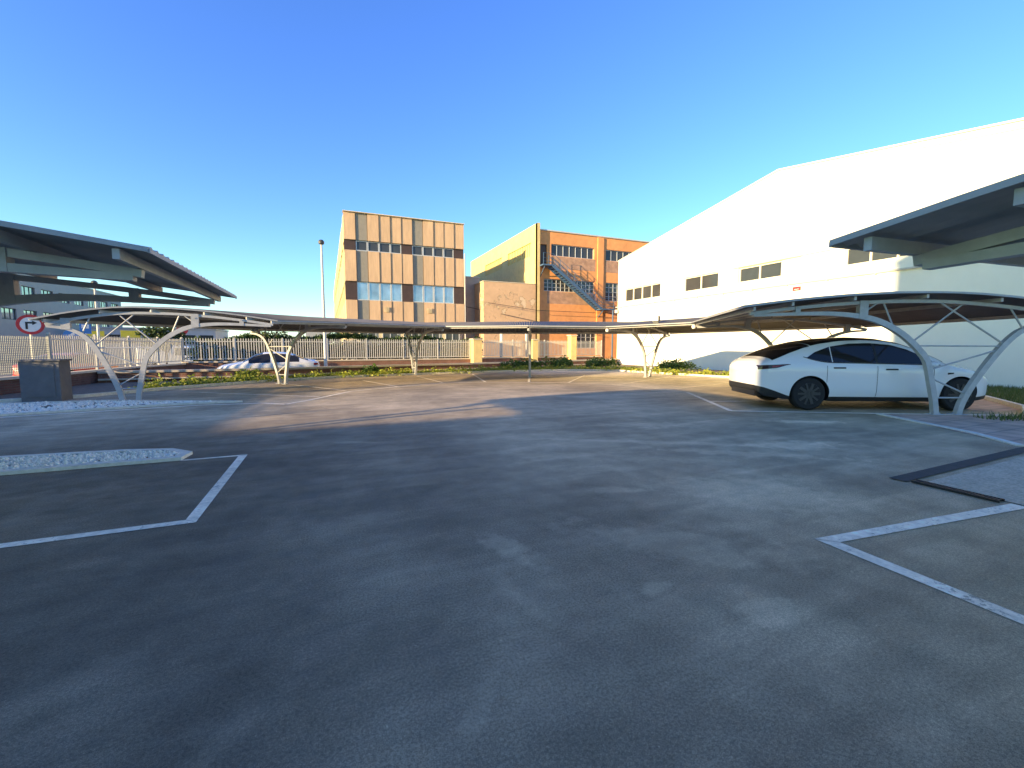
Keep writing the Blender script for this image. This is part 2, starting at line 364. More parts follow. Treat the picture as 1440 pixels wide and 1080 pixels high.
struct('paved_ramp', MB().sheet([(5.6,2.36),(8.3,2.46),(14,2.3),(14,-3),(5.62,-3)], .006), M['cobble'])
def strip(pts, wd, z, mb):
    for (a, b_) in zip(pts, pts[1:]):
        d = Vector((b_[0]-a[0], b_[1]-a[1])); n = Vector((-d.y, d.x)).normalized()*wd/2; t = d.normalized()*wd/2*.0
        mb.sheet([(a[0]+n.x,a[1]+n.y),(a[0]-n.x,a[1]-n.y),(b_[0]-n.x,b_[1]-n.y),(b_[0]+n.x,b_[1]+n.y)], z)
    return mb
struct('tar_strip', strip([(5.45,2.52),(8.7,2.62),(12,2.5)], .15, .010, MB()), M['tar'])
mk = MB()
def poly(pts, z=.004): mk.sheet(pts, z)
# bay left of the camera
poly([(-3.2,4.06),(-1.01,4.07),(-1.10,4.16),(-3.2,4.16)]); poly([(-1.099,4.163),(-1.01,4.073),(-.995,6.43),(-1.09,6.37)], .0045)
poly([(-9.2,4.06),(-3.21,4.06),(-3.21,4.16),(-9.2,4.16)]); poly([(-1.70,6.375),(-1.095,6.375),(-1.0,6.435),(-1.70,6.435)], .0050)
# bay right of the camera
poly([(3.12,-.9),(3.21,-.9),(3.33,1.84),(3.22,1.95)]); poly([(3.225,1.955),(3.33,1.845),(5.57,1.62),(5.57,1.73)], .0045)
poly([(5.50,1.6),(5.58,1.6),(5.58,-1),(5.50,-1)], .011)
# inner ends of the ring of bays
RING = [(-9,11.7),(-6,11.75),(-2.85,12.36),(-1.52,12.21),(-.97,11.75),(-.5,12.4),(.66,14.4),(2.29,15.4),(4.06,16.3),(5.71,16.0),(7.18,15.2),(8.49,14.45),(9.54,13.16),(10.0,11.5),(10.04,10.0),(8.03,6.75)]
strip(RING, .11, .004, mk)
for a_, b_ in (((1.30,18.8),(2.2,15.4)),((3.83,20.6),(4.06,16.4)),((6.72,21.0),(5.66,16.0)),((9.9,20.9),(7.25,15.4)),((11.4,17.9),(8.5,14.5)),((-3.6,15.8),(-.25,13.1)),((-1.44,18.1),(.5,14.6)),((14.6,15.6),(9.7,13.0)),((15.2,12.4),(10.05,10.9)),((8.9,8.15),(14.2,6.2))):
    strip([a_, b_], .1, .0065, mk)
strip([(8.0,6.74),(10.44,5.31),(12.9,3.98)], .11, .0090, mk)
struct('road_markings', mk, M['line'])
kb = MB()
kb.tube([(10.42,5.22,.0),(9.55,3.48,.0),(8.93,2.74,.0)], 0, rect=(.05,.022)); kb.tube([(12.9,3.92,.05),(14.1,4.32,.05),(16.0,5.62,.05),(17.4,7.22,.05)], 0, rect=(.05,.05))
kb.tube([(14.1,4.30,.05),(21,1.15,.05)], 0, rect=(.05,.05))
kb.tube([(-8.0,14.55,.03),(-6.2,15.5,.03),(-4.85,17.22,.03),(-1.9,19.72,.03),(.5,20.82,.03),(3.1,21.32,.03),(6.1,21.82,.03),(8.6,22.12,.03),(12.9,21.82,.03),(15.05,20.15,.03),(15.62,17.2,.03),(16.42,13.7,.03),(16.82,10.2,.03),(17.3,7.2,.03)], 0, rect=(.05,.06))
struct('kerb', kb, M['kerb'])
g_ = MB()
for i in range(26):
    y = 2.40-i*.024; g_.box(5.50, y-.0055, .004, 5.585, y+.0055, .022)
g_.box(5.49,1.78,.004,5.50,2.42,.024); g_.box(5.585,1.78,.004,5.595,2.42,.024)
tag(put('drain_grate', g_, M['grate']), 'slotted iron drain grate along edge of grey stone ramp', 'drain')

# gravel islands
def pebbles(n, inside, z, smin, smax):
    mb = MB(); mb.keep = True
    for _ in range(n):
        x, y = inside(); s = random.uniform(smin, smax); a = random.uniform(0,6.28); ca, sa = math.cos(a), math.sin(a)
        h = s*random.uniform(.45,.8); zz = z+random.uniform(0,.02); v = []
        for (px, py, pz) in ((1,0,0),(.3,.8,0),(-.8,.5,0),(-.7,-.6,0),(.4,-.8,0),(.1,.1,1),(.0,-.1,-.4)):
            px *= s*random.uniform(.8,1.15); py *= s*.75; v.append((x+px*ca-py*sa, y+px*sa+py*ca, zz+pz*h))
        mb.add(v, [(0,1,5),(1,2,5),(2,3,5),(3,4,5),(4,0,5)])
    return mb
def kerbring(p, wd=.11, h=.04):
    mb = MB(); n = len(p); cx = sum(q[0] for q in p)/n; cy = sum(q[1] for q in p)/n
    inn = []
    for i in range(n):
        a = Vector(p[i-1][:2]); b_ = Vector(p[i][:2]); c = Vector(p[(i+1)%n][:2])
        d1 = (b_-a).normalized(); d2 = (c-b_).normalized(); n1 = Vector((-d1.y,d1.x)); n2 = Vector((-d2.y,d2.x)); nn = (n1+n2).normalized()
        inn.append(b_+nn*wd/max(.5,nn.dot(n1)))
    v = [(x,y,-.02) for x,y in p]+[(x,y,h) for x,y in p]+[(q.x,q.y,h) for q in inn]+[(q.x,q.y,-.02) for q in inn]; f = []
    for i in range(n):
        j = (i+1)%n; f += [(i,j,n+j,n+i),(n+i,n+j,2*n+j,2*n+i),(2*n+i,2*n+j,3*n+j,3*n+i)]
    return mb.add(v, f), inn
ISL = [(-9.3,6.45),(-1.70,6.42),(-1.66,6.74),(-1.95,7.05),(-2.5,7.22),(-3.8,7.38),(-9.3,7.45)]
k1, in1 = kerbring(ISL); struct('kerb', k1, M['kerb'])
def in_poly(pl):
    xs = [p[0] for p in pl]; ys = [p[1] for p in pl]
    def ins(x, y):
        c = False
        for i in range(len(pl)):
            (x1,y1),(x2,y2) = pl[i-1][:2], pl[i][:2]
            if (y1 > y) != (y2 > y) and x < (x2-x1)*(y-y1)/(y2-y1)+x1: c = not c
        return c
    def f():
        while True:
            x, y = random.uniform(min(xs),max(xs)), random.uniform(min(ys),max(ys))
            if ins(x, y): return x, y
    return f
inp = [(q.x,q.y) for q in in1]
gb = pebbles(3300, in_poly([(max(x,-6.5),y) for x,y in inp]), .012, .02, .05); gb.sheet(inp, .012, 1)
tag(put('gravel', gb, [M['pebble'],M['soil']]), 'white pebbles filling the kerbed island in the left foreground', 'gravel', kind='stuff')
ISL2 = [(-9.2,11.9),(-6.1,11.95),(-3.4,12.62),(-2.0,12.62),(-2.6,12.85),(-4.2,13.6),(-5.0,14.1),(-6.6,14.3),(-9.0,14.3)]
k2, in2 = kerbring(ISL2, .1, .045); struct('kerb', k2, M['kerb'])
inp2 = [(q.x,q.y) for q in in2]
gb = pebbles(1900, in_poly(inp2), .012, .03, .07); gb.sheet(inp2, .012, 1)
tag(put('gravel', gb, [M['pebble'],M['soil']]), 'white pebble bed round the foot of the sunlit carport frame', 'gravel', kind='stuff')

# ------------------------------------------------------------------ plants
def leaves(mb, c, r, n, size, flat=.6):
    for _ in range(n):
        a = random.uniform(0,6.28); u = random.random()**.5
        p = Vector((c[0]+math.cos(a)*u*r[0], c[1]+math.sin(a)*u*r[1], c[2]+random.random()*r[2]*(1-.6*u)))
        d = Vector((random.gauss(0,1), random.gauss(0,1), random.gauss(0,flat))).normalized(); s = size*random.uniform(.6,1.4)
        t = d.cross(Vector((random.gauss(0,1),random.gauss(0,1),random.gauss(0,1)))).normalized()
        mb.add([p-t*s*.38, p+d*s*.5-t*s*.3+Vector((0,0,.02)), p+d*s*1.2, p+d*s*.5+t*s*.3, p+t*s*.02], [(0,1,2,3,4)])
def path_pts(pl, n):
    ln = [math.dist(a,b_) for a, b_ in zip(pl, pl[1:])]; T = sum(ln)
    for _ in range(n):
        t = random.random()*T
        for (a, b_), l in zip(zip(pl, pl[1:]), ln):
            if t < l: yield (a[0]+(b_[0]-a[0])*t/l, a[1]+(b_[1]-a[1])*t/l); break
            t -= l
wd = MB(); wd.keep = True
FRONT = [(-5.4,17.6),(-4.4,18.6),(-1.8,20.3),(.5,21.3),(3.1,21.8),(6.1,22.3),(8.6,22.6),(12.9,22.4),(15.4,20.6),(16.1,17.2),(16.9,13.9),(17.1,11.0)]
for (x, y) in path_pts(FRONT, 700):
    k = random.random()
    leaves(wd, (x+random.gauss(0,.25), y+random.gauss(.1,.28), .01), (.3,.3,.12+.32*k*k), int(10+22*k), .09)
tag(put('weeds', wd, M['leaf']), 'low sunlit weeds growing along the back planting bed', 'weeds', kind='stuff')
gr = MB(); gr.keep = True
ip = in_poly([(14.4,4.4),(20.9,1.5),(20.9,9),(17.5,7.3),(16.1,5.6)]); ip2 = in_poly([(11.4,4.45),(12.8,3.75),(14,3.95),(13.6,4.3),(12.6,4.05)])
for i in range(9000):
    x, y = ip() if i < 7600 else (random.uniform(11.6,21), 0)
    if i >= 7600:
        y = 4.05-(x-11.6)*.36+random.gauss(0,.13)
    a = random.uniform(0,6.28); h = random.uniform(.06,.17); wv = .012
    gr.add([(x-wv*math.cos(a),y-wv*math.sin(a),0),(x+wv*math.cos(a),y+wv*math.sin(a),0),(x+random.gauss(0,.05),y+random.gauss(0,.05),h)], [(0,1,2)])
tag(put('grass', gr, M['grass']), 'short shaded grass between the parked car and white hall', 'grass', kind='stuff')

def shrub(c, r, n, size, label, m='leafmid', group='shrubs in the back planting bed', stems=5):
    t = thing('shrub', label, 'shrub', (c[0],c[1],0), group)
    mb = MB(); mb.keep = True
    st = MB()
    for k in range(stems):
        a = random.uniform(0,6.28); q = (c[0]+math.cos(a)*r[0]*.5, c[1]+math.sin(a)*r[1]*.5, r[2]*random.uniform(.6,.95))
        st.tube([(c[0],c[1],0),((c[0]+q[0])/2+.03,(c[1]+q[1])/2,q[2]*.6),q], [.018,.012,.005], 5)
        leaves(mb, (q[0],q[1],q[2]*.35), (r[0]*.55,r[1]*.55,r[2]*.75), n//stems, size)
    leaves(mb, (c[0],c[1],.05), (r[0],r[1],r[2]*.8), n//3, size)
    put('foliage', mb, M[m], t); put('stem', st, M['bark'], t)
shrub((10.4,23.2),(1.3,.6,.75), 900,.11,'dark leafy shrub in bed right of the dark edge-on carport frame')
shrub((12.8,23.3),(1.2,.7,.8), 900,.11,'bushy dark green shrub in bed below the yellow brick pillars')
shrub((15.6,22.6),(1.2,.8,.85), 900,.11,'broad shrub in bed beside the far corner of the white hall')
shrub((18.2,19.0),(1.3,1.3,.75), 900,.11,'sunlit shrub against white hall wall behind the V-shaped frame')
shrub((1.9,22.0),(.45,.4,.55), 300,.1,'small upright leafy shrub in bed left of the centre carport frame')
shrub((-3.0,20.6),(.5,.4,.5), 300,.1,'low yellow-green shrub in bed in front of the white sedan', 'leaf')

# ------------------------------------------------------------------ carports
UP = [(3.25,2.0),(2.7,2.085),(2.2,2.145),(1.75,2.19),(1.1,2.232),(.35,2.235),(-.1,2.21),(-.6,2.14),(-1.1,2.04),(-1.6,1.91)]
LEGI = [(.16,0),(.2,.3),(.26,.6),(.36,1.05),(.5,1.28),(.73,1.54),(1.0,1.75),(1.27,1.885),(1.55,1.955),(1.9,1.995),(2.3,2.0),(2.75,1.985),(3.2,1.965)]
LEGO = [(-.16,0),(-.2,.23),(-.29,.53),(-.44,.91),(-.56,1.17),(-.69,1.42),(-.84,1.63),(-1.03,1.76),(-1.25,1.835),(-1.58,1.87)]
def interp(tab, x):
    tab = sorted(tab)
    if x <= tab[0][0]:
        (x0,y0),(x1,y1) = tab[0],tab[1]; return y0+(x-x0)*(y1-y0)/(x1-x0)
    if x >= tab[-1][0]:
        (x0,y0),(x1,y1) = tab[-2],tab[-1]; return y0+(x-x0)*(y1-y0)/(x1-x0)
    for (x0,y0),(x1,y1) in zip(tab, tab[1:]):
        if x <= x1: return y0+(y1-y0)*(x-x0)/(x1-x0)
class Frame:
    def __init__(s, base, ang, Li, Lo, zs=1.0):
        s.b = base; s.a = R(ang); s.si = Li/3.2; s.so = Lo/1.6; s.zs = zs
    def P(s, t, z, off=0):
        """template (t,z) -> world; t>0 towards the yard"""
        tt = t*(s.si if t > 0 else s.so); c, n = math.cos(s.a), math.sin(s.a)
        return Vector((s.b[0]+tt*c-off*n, s.b[1]+tt*n+off*c, z*s.zs))
    def top(s, u):
        """u in -1..1 along the roof arc (1 = inner eave)"""
        t = -1.72+(3.42+1.72)*(u+1)/2
        return s.P(t, interp(UP, t)+.13)
def smooth_pts(tab, k=3):
    out = []
    p = [Vector((a[0],a[1],0)) for a in tab]
    for i in range(len(p)-1):
        p0 = p[max(i-1,0)]; p1 = p[i]; p2 = p[i+1]; p3 = p[min(i+2,len(p)-1)]
        for j in range(k):
            t = j/k
            out.append(.5*((2*p1)+(p2-p0)*t+(2*p0-5*p1+4*p2-p3)*t*t+(3*p1-p0-3*p2+p3)*t**3))
    out.append(p[-1]); return [(q.x,q.y) for q in out]
def build_frame(f, parent):
    side = (math.cos(f.a), math.sin(f.a), 0)   # rect sections: 'a' axis across the plane of the frame
    n = (-math.sin(f.a), math.cos(f.a), 0)
    up = MB().tube([f.P(t,z) for t,z in smooth_pts(UP)], 0, rect=(.036,.032), up=(0,0,1))
    fr = put('frame_beam', up, M['steel'], parent, smooth=False)
    for tab, w in ((LEGI,.055),(LEGO,.055)):
        pts = smooth_pts(tab); ps = [f.P(t,z) for t,z in pts]
        mb = MB(); rr = []
        N_ = len(ps)
        # flat steel box section swept with the frame normal as side axis
        rings = []
        for i, p in enumerate(ps):
            d = (ps[min(i+1,N_-1)]-ps[max(i-1,0)]).normalized(); nn = Vector(n); b_ = nn.cross(d).normalized()
            hw = .054 if i < N_*.55 else   .054-.03*(i-N_*.55)/(N_*.45)
            rings.append([p+nn*x*.045+b_*y*hw for x, y in ((-1,-1),(1,-1),(1,1),(-1,1))])
        v = [q for rg in rings for q in rg]; fc = [(i*4+j, i*4+(j+1)%4, (i+1)*4+(j+1)%4, (i+1)*4+j) for i in range(N_-1) for j in range(4)]
        fc += [(3,2,1,0), tuple(range(N_*4-4, N_*4))]
        mb.add(v, fc)
        mb.obox(ps[0]+Vector((0,0,.008)), f.a, .12, .09, .008)
        for sx in (-.09,.09): mb.obox(ps[0]+Vector((sx*math.cos(f.a),sx*math.sin(f.a),.028)), f.a, .014,.014,.014)
        put('leg', mb, M['steel'], parent)
    wb = MB()
    for (a_, b_) in (((-.12,2.19),(.62,1.44)),((.2,2.2),(-.68,1.40)),((.58,1.37),(-.65,1.36)),((-.63,1.30),(.32,.89)),((.27,.73),(-.27,.40)),((.22,.34),(-.22,.34)),((1.12,2.21),(.93,1.72)),((1.22,2.2),(1.5,1.96)),((-.72,2.1),(-.9,1.7))):
        wb.tube([f.P(*a_), f.P(*b_)], .017, 6)
    put('brace', wb, M['steel'], parent)
    for t0, z0, z1 in ((1.45,1.9,2.25),(-1.2,1.8,2.07),(2.5,1.96,2.14)):
        hw = .085 if t0 < 2 else .05
        mb = MB().obox(f.P(t0,(z0+z1)/2), f.a, hw, .052, (z1-z0)/2*f.zs)
        mb.obox(f.P(t0,(z0+z1)/2+.06,.056), f.a, .014, .008, .014); mb.obox(f.P(t0,(z0+z1)/2+.06,-.056), f.a, .014, .008, .014)
        put('bracket', mb, M['bracket'], parent)
    return fr
PURL = (-.93,-.5,-.1,.33,.7,.93)
def build_roof(fa, fb, parent, exa=0., exb=0., sheet='roofsheet'):
    """corrugated sheet from frame a to frame b with the purlins under it; exa/exb overhang in metres"""
    D = (fb.top(0)-fa.top(0)).length; u0, u1 = -exa/D, 1+exb/D
    nr = max(8, int(D*(u1-u0)/.13)); nu = 26
    top = []; bot = []
    for j in range(nr*2+1):
        s = u0+(u1-u0)*j/(nr*2); rib = .03 if j % 2 else 0
        for i in range(nu+1):
            u = -1+2*i/nu; p = fa.top(u).lerp(fb.top(u), s)
            top.append(p+Vector((0,0,rib+.012))); bot.append(p+Vector((0,0,rib)))
    k = nu+1; nn = len(top); f = []
    for j in range(nr*2):
        for i in range(nu):
            a_ = j*k+i; f.append((a_,a_+1,a_+k+1,a_+k)); f.append((nn+a_,nn+a_+k,nn+a_+k+1,nn+a_+1))
    for j in range(nr*2):
        for i in (0,nu):
            a_ = j*k+i; f.append((a_,a_+k,nn+a_+k,nn+a_))
    for i in range(nu):
        for j in (0,nr*2):
            a_ = j*k+i; f.append((a_,a_+1,nn+a_+1,nn+a_))
    rs = put('roof_sheet', MB().add(top+bot, f), M[sheet], parent)
    for u in PURL:
        pts = [fa.top(u).lerp(fb.top(u), u0+(u1-u0)*s)+Vector((0,0,-.055)) for s in (0.01,.5,.99)]
        put('purlin', MB().tube(pts, 0, rect=(.022,.038)), M['steel'], parent)
    et = MB()
    for u in (-1,1):
        et.tube([fa.top(u).lerp(fb.top(u), u0+(u1-u0)*s)+Vector((0,0,.005)) for s in (0,.5,1)], 0, rect=(.010,.016))
    for s, on in ((u0,exa),(u1,exb)):
        if on: et.tube([fa.top(-1+2*i/nu).lerp(fb.top(-1+2*i/nu), s)+Vector((0,0,.012)) for i in range(nu+1)], 0, rect=(.010,.018))
    put('edge_trim', et, M['trim'], parent)

FB = Frame((-4.63,13.83), 3, 3.2, 1.45); F2 = Frame((-1.56,18.19), -54, 3.6, 2.0, 1.02); F3 = Frame((3.93,21.6), -84, 4.1, 1.7, 1.04)
F4 = Frame((8.53,18.02), -116.5, 3.1, 2.2, 1.03); F5 = Frame((13.5,15.9), -154, 3.7, 2.5, 1.02); FR = Frame((13.7,9.5), 159.5, 3.0, 2.6, 1.02); FF = Frame((11.65,4.68), 156, 4.0, 2.5, 1.03)
t = thing('carport', 'long curved carport fanning round the back of the yard on seven V-shaped frames', 'carport', (5,14,0), 'curved-roof carports')
for f in (FB,F2,F3,F4,F5,FR,FF): build_frame(f, t)
build_roof(FB,F2,t,exa=.12); build_roof(F2,F3,t); build_roof(F3,F4,t); build_roof(F4,F5,t); build_roof(F5,FR,t); build_roof(FR,FF,t,exb=.3)
# near left carport: frames run east-west
A1 = Frame((-5.1,4.6), 0, 3.65, 2.0); A2 = Frame((-5.1,7.1), 0, 3.65, 2.0)
t = thing('carport', 'dark shaded carport roof jutting in at the left edge of the photo', 'carport', (-5,5.8,0), 'curved-roof carports')
for f in (A1,A2): build_frame(f, t)
build_roof(A1,A2,t,exa=.5,exb=.4,sheet='rooflifted')
G1 = Frame((3.42,-1.78), 90, 3.3, 2.0, .965); G2 = Frame((5.97,-1.98), 90, 3.3, 2.0, .965)
t = thing('carport', 'grey carport corner jutting in at the right edge above the ramp', 'carport', (4.6,-1.8,0), 'curved-roof carports')
for f in (G1,G2): build_frame(f, t)
build_roof(G1,G2,t,exa=.5,exb=.5,sheet='rooflifted')
def floodlight(c, label, rz):
    mb = MB().obox((c[0],c[1],c[2]+.16), rz, .05, .13, .09); mb.obox((c[0],c[1],c[2]+.035), rz, .015, .1, .035)
    l = MB().obox((c[0]-.056*math.cos(rz),c[1]-.056*math.sin(rz),c[2]+.16), rz, .005, .11, .07)
    t = thing('floodlight', label, 'lamp', c, 'floodlights on the carports')
    put('housing', mb, M['lampbox'], t); put('lens', l, M['white'], t)
q = F5.top(.98).lerp(FR.top(.98), .62)
floodlight((q.x,q.y,q.z+.03), 'small dark floodlight standing on the carport eave before the white hall', R(20))
for f, lb in ((F5,'round white lamp under the carport eave left of the white hall corner'),(FR,'round white lamp under the carport eave behind the white car')):
    q = f.P(3.32,1.98)
    tag(put('lamp', MB().lathe([(.001,-.07),(.05,-.055),(.07,0),(.05,.055),(.001,.07)], q, 'z', 12), M['white'], smooth=True), lb, 'lamp', 'round lamps at the carport eaves')

# ------------------------------------------------------------------ walls and fences
def wallrun(pts, th, z0, z1, mb):
    for a_, b_ in zip(pts, pts[1:]):
        d = Vector((b_[0]-a_[0], b_[1]-a_[1], 0)); l = d.length; an = math.atan2(d.y, d.x)
        mb.obox(((a_[0]+b_[0])/2,(a_[1]+b_[1])/2,(z0+z1)/2), an, l/2, th/2, (z1-z0)/2)
    return mb
W1 = [(-8.1,21.55),(-4.4,21.7),(-1.8,21.9),(.9,22.65),(7.4,23.95),(12,25.15),(17.5,26.75),(20.9,28.3)]
t = thing('low_wall', 'low brown wall with pale coping behind the weed bed', 'wall', (5,23.4,-.3))
put('wall', wallrun(W1,.22,-.3,.36,MB()), M['wallbrick'], t); put('coping', wallrun(W1,.34,.363,.45,MB()), M['cap'], t); put('ledge', wallrun([(p[0]+.02,p[1]-.14) for p in W1],.16,.10,.16,MB()), M['cap'], t)
def fence(name, label, pts, zb, zt, step, bw, m, mesh=False, wallm=None, post=2.5, spike=True, capm='cap'):
    t = thing(name, label, 'fence', (pts[0][0],pts[0][1],-.3), 'fences round the yard')
    put('wall', wallrun(pts,.24,-.3,zb-.08,MB()), M[wallm], t); put('coping', wallrun(pts,.34,zb-.078,zb,MB()), M[capm], t)
    bars = MB(); rails = MB(); k = 0
    for a_, b_ in zip(pts, pts[1:]):
        a_ = Vector(a_); b_ = Vector(b_); d = b_-a_; l = d.length; an = math.atan2(d.y,d.x); n = int(l/step)
        for i in range(n):
            p = a_+d*(i+.5)/n; lean = random.gauss(0,.004)
            bars.obox((p.x,p.y,(zb+zt)/2+.02), an, bw/2, .008, (zt-zb)/2-.05)
            if spike: bars.add([(p.x-math.cos(an)*bw/2,p.y-math.sin(an)*bw/2,zt-.031),(p.x+math.cos(an)*bw/2,p.y+math.sin(an)*bw/2,zt-.031),(p.x,p.y,zt+.04)], [(0,1,2)])
        for z in ((zb+.12,zt-.16) if not mesh else [zb+.06+j*.07 for j in range(int((zt-zb-.1)/.07))]):
            rails.obox(((a_.x+b_.x)/2,(a_.y+b_.y)/2,z), an, l/2, .018 if not mesh else .006, .022 if not mesh else .007)
        np_ = max(1,round(l/post))
        for i in range(np_+1):
            p = a_+d*i/np_
            put('post', MB().obox((p.x,p.y,(zb+zt)/2+.03), an, .035, .035, (zt-zb)/2+.03), m, t)
    put('bar_panel', bars, m, t); put('rail', rails, m, t)
    return t
fence('mesh_fence', 'grey weld-mesh fence on dark brown wall at the far left', [(-9.9,7.5),(-8.9,17.0),(-8.45,19.2)], .5, 1.74, .06, .012, M['mesh'], True, 'wallbrick2', spike=False)
fence('bar_fence', 'pale upright-bar fence on brick base running away behind the left frame', [(-8.45,19.25),(-8.1,24.5),(-7.2,28.5)], .5, 1.8, .12, .06, M['fencebar'], False, 'wallbrick2')
fence('bar_fence', 'pale upright-bar fence on red brick base across the back of the yard', [(-7.2,28.6),(0,28.9),(9.2,29.3)], .58, 1.83, .125, .055, M['fencebar'], False, 'wallbrick')
fence('bar_fence', 'pale upright-bar fence between the yellow pillars below the orange building', [(9.9,29.35),(20.6,29.9)], .62, 1.83, .125, .055, M['fencebar'], False, 'wallbrick')
def pillar(x, y, w, zt, label):
    t = thing('pillar', label, 'pillar', (x,y,-.3), 'yellow pillars in the back fence')
    put('shaft', MB().obox((x,y,(zt-.3)/2), R(3), w/2, w/2, (zt+.3)/2), M['yellow'], t)
    put('cap', MB().obox((x,y,zt+.042), R(3), w/2+.06, w/2+.06, .04), M['cap'], t)
pillar(9.55,28.9,.62,1.85,'wide yellow fence pillar left of the dark edge-on carport frame')
pillar(14.15,29.2,.42,1.85,'narrow yellow fence pillar below the orange building, right of centre')
pillar(17.6,29.5,.5,2.2,'yellow fence pillar nearest the white hall corner')
t = thing('utility_cabinet', 'grey concrete cabinet standing before the mesh fence at far left', 'cabinet', (-6.7,15.0,0))
put('body', MB().box(-7.08,14.72,0,-6.32,15.25,1.02), M['cabinet'], t); put('lid', MB().box(-7.12,14.68,1.023,-6.28,15.29,1.07), M['cabinet'], t)
put('door', MB().box(-6.98,14.705,.12,-6.42,14.717,.94), M['cabinet'], t)

# ivy on the back fence, and a small tree
hb = MB(); hb.keep = True
for x in [(-6.9+17.0*i/330) for i in range(330)]:
    y = 29.25+(x+7)*.03
    if random.random() < .92:
        zt = 1.98+.14*math.sin(x*1.3)+.10*math.sin(x*.47+1)+.12*random.random()
        leaves(hb, (x,y+.15,.62), (.25,.22,zt-.62), 60, .15)
        leaves(hb, (x,y+.1,zt-.3), (.3,.25,.34), 30, .15)
tag(put('hedge', hb, M['leafdark']), 'dark ivy hedge growing behind the back bar fence', 'hedge')
hm = MB()
def tree(x, y, h, r, label, m='leafdark'):
    t = thing('tree', label, 'tree', (x,y,-.3), 'trees beyond the fence')
    tr = MB().tube([(x,y,-.3),(x+.05,y,h*.4),(x-.04,y+.05,h*.8)], [.13,.1,.05], 8); mb = MB(); mb.keep = True
    for k in range(16):
        a_ = random.uniform(0,6.28); q = Vector((x+math.cos(a_)*r*random.uniform(.2,.8), y+math.sin(a_)*r*random.uniform(.2,.8), h*random.uniform(.45,.9)))
        tr.tube([(x,y,h*random.uniform(.3,.6)), q], [.05,.012], 5)
        leaves(mb, q-Vector((0,0,.2)), (r*.45,r*.45,h*.28), 130, .16)
    put('crown', mb, M[m], t); put('trunk', tr, M['bark'], t)
tree(-9.3,33.5,2.7,1.3,'small dark tree behind the fence under the left carport roof')
tree(-4.2,35.5,2.6,1.6,'bushy dark tree beyond the fence behind the white sedan')

# ------------------------------------------------------------------ buildings
def wall_holes(mb, P, u0, u1, v0, v1, holes, depth, mi=0):
    """P(u,v,d)->xyz; flat wall with rectangular holes and their reveals going in by depth"""
    us = sorted({u0,u1,*[h[0] for h in holes],*[h[1] for h in holes]}); vs = sorted({v0,v1,*[h[2] for h in holes],*[h[3] for h in holes]})
    for a_, b_ in zip(us, us[1:]):
        for c, d in zip(vs, vs[1:]):
            um, vm = (a_+b_)/2, (c+d)/2
            if any(h[0] < um < h[1] and h[2] < vm < h[3] for h in holes): continue
            mb.add([P(a_,c,0),P(b_,c,0),P(b_,d,0),P(a_,d,0)], [(0,1,2,3)], mi)
    for h in holes:
        a_, b_, c, d = h
        for (p, q) in (((a_,c),(b_,c)),((b_,c),(b_,d)),((b_,d),(a_,d)),((a_,d),(a_,c))):
            mb.add([P(*p,0),P(*q,0),P(*q,depth),P(*p,depth)], [(0,1,2,3)], mi)
def window(parent, P, h, depth, n, fm, gm, fw=.05, rows=1, name='window'):
    """frame with n panes set at depth in hole h; the glass is its child"""
    a_, b_, c, d = h; fr = MB(); gl = MB()
    def bar(x0, x1, y0, y1):
        v = [P(x,y,dd) for dd in (depth-.05,depth+.02) for x, y in ((x0,y0),(x1,y0),(x1,y1),(x0,y1))]
        fr.add(v, [(0,1,2,3),(4,7,6,5),(0,4,5,1),(1,5,6,2),(2,6,7,3),(3,7,4,0)])
    bar(a_,b_,c,c+fw); bar(a_,b_,d-fw,d); bar(a_,a_+fw,c+fw,d-fw); bar(b_-fw,b_,c+fw,d-fw)
    for i in range(1,n):
        x = a_+(b_-a_)*i/n; bar(x-fw/2,x+fw/2,c+fw,d-fw)
    for i in range(1,rows):
        y = c+(d-c)*i/rows; bar(a_+fw,b_-fw,y-fw*.3,y+fw*.3)
    gl.add([P(a_,c,depth),P(b_,c,depth),P(b_,d,depth),P(a_,d,depth)], [(0,1,2,3)])
    f = put(name, fr, fm, parent); put('pane', gl, gm, f)
    return f
def panel(parent, P, h, d0, d1, m, name):
    a_, b_, c, d = h
    v = [P(x,y,dd) for dd in (d0,d1) for x, y in ((a_,c),(b_,c),(b_,d),(a_,d))]
    return put(name, MB().add(v, [(0,1,2,3),(4,7,6,5),(0,4,5,1),(1,5,6,2),(2,6,7,3),(3,7,4,0)]), m, parent)

# white hall
HX = 21.15; Y0, Y1, YA = 2.66, 28.58, 15.62; ZE, ZA = 7.97, 10.18
t = thing('white_hall', 'large white rendered hall with a shallow gable and high strip windows', 'building', (36,15.6,-.3))
PW = lambda u, v, d: (HX+d, u, v)
holes = [(23.85,27.8,4.76,5.78),(19.05,22.84,4.83,5.76),(14.2,17.95,4.88,5.72),(9.4,12.3,4.9,5.7),(4.4,8.0,4.9,5.7)]
mb = MB(); wall_holes(mb, PW, Y0, Y1, -.3, ZE, holes, .22)
mb.add([(HX,Y0,ZE),(HX,Y1,ZE),(HX,YA,ZA)], [(0,1,2)])
mb.add([(HX,Y0,-.3),(HX+30,Y0,-.3),(HX+30,Y0,ZE),(HX,Y0,ZE)], [(0,1,2,3)]); mb.add([(HX,Y1,-.3),(HX+30,Y1,-.3),(HX+30,Y1,ZE),(HX,Y1,ZE)], [(0,3,2,1)])
mb.add([(HX+30,Y0,-.3),(HX+30,Y1,-.3),(HX+30,Y1,ZE),(HX+30,YA,ZA),(HX+30,Y0,ZE)], [(0,1,2,3,4)])
mb.keep = True
put('wall', mb, M['hall'], t)
rf = MB(); n_ = [(Y0-.02,ZE-.06),(YA,ZA-.06),(Y1+.02,ZE-.06)]
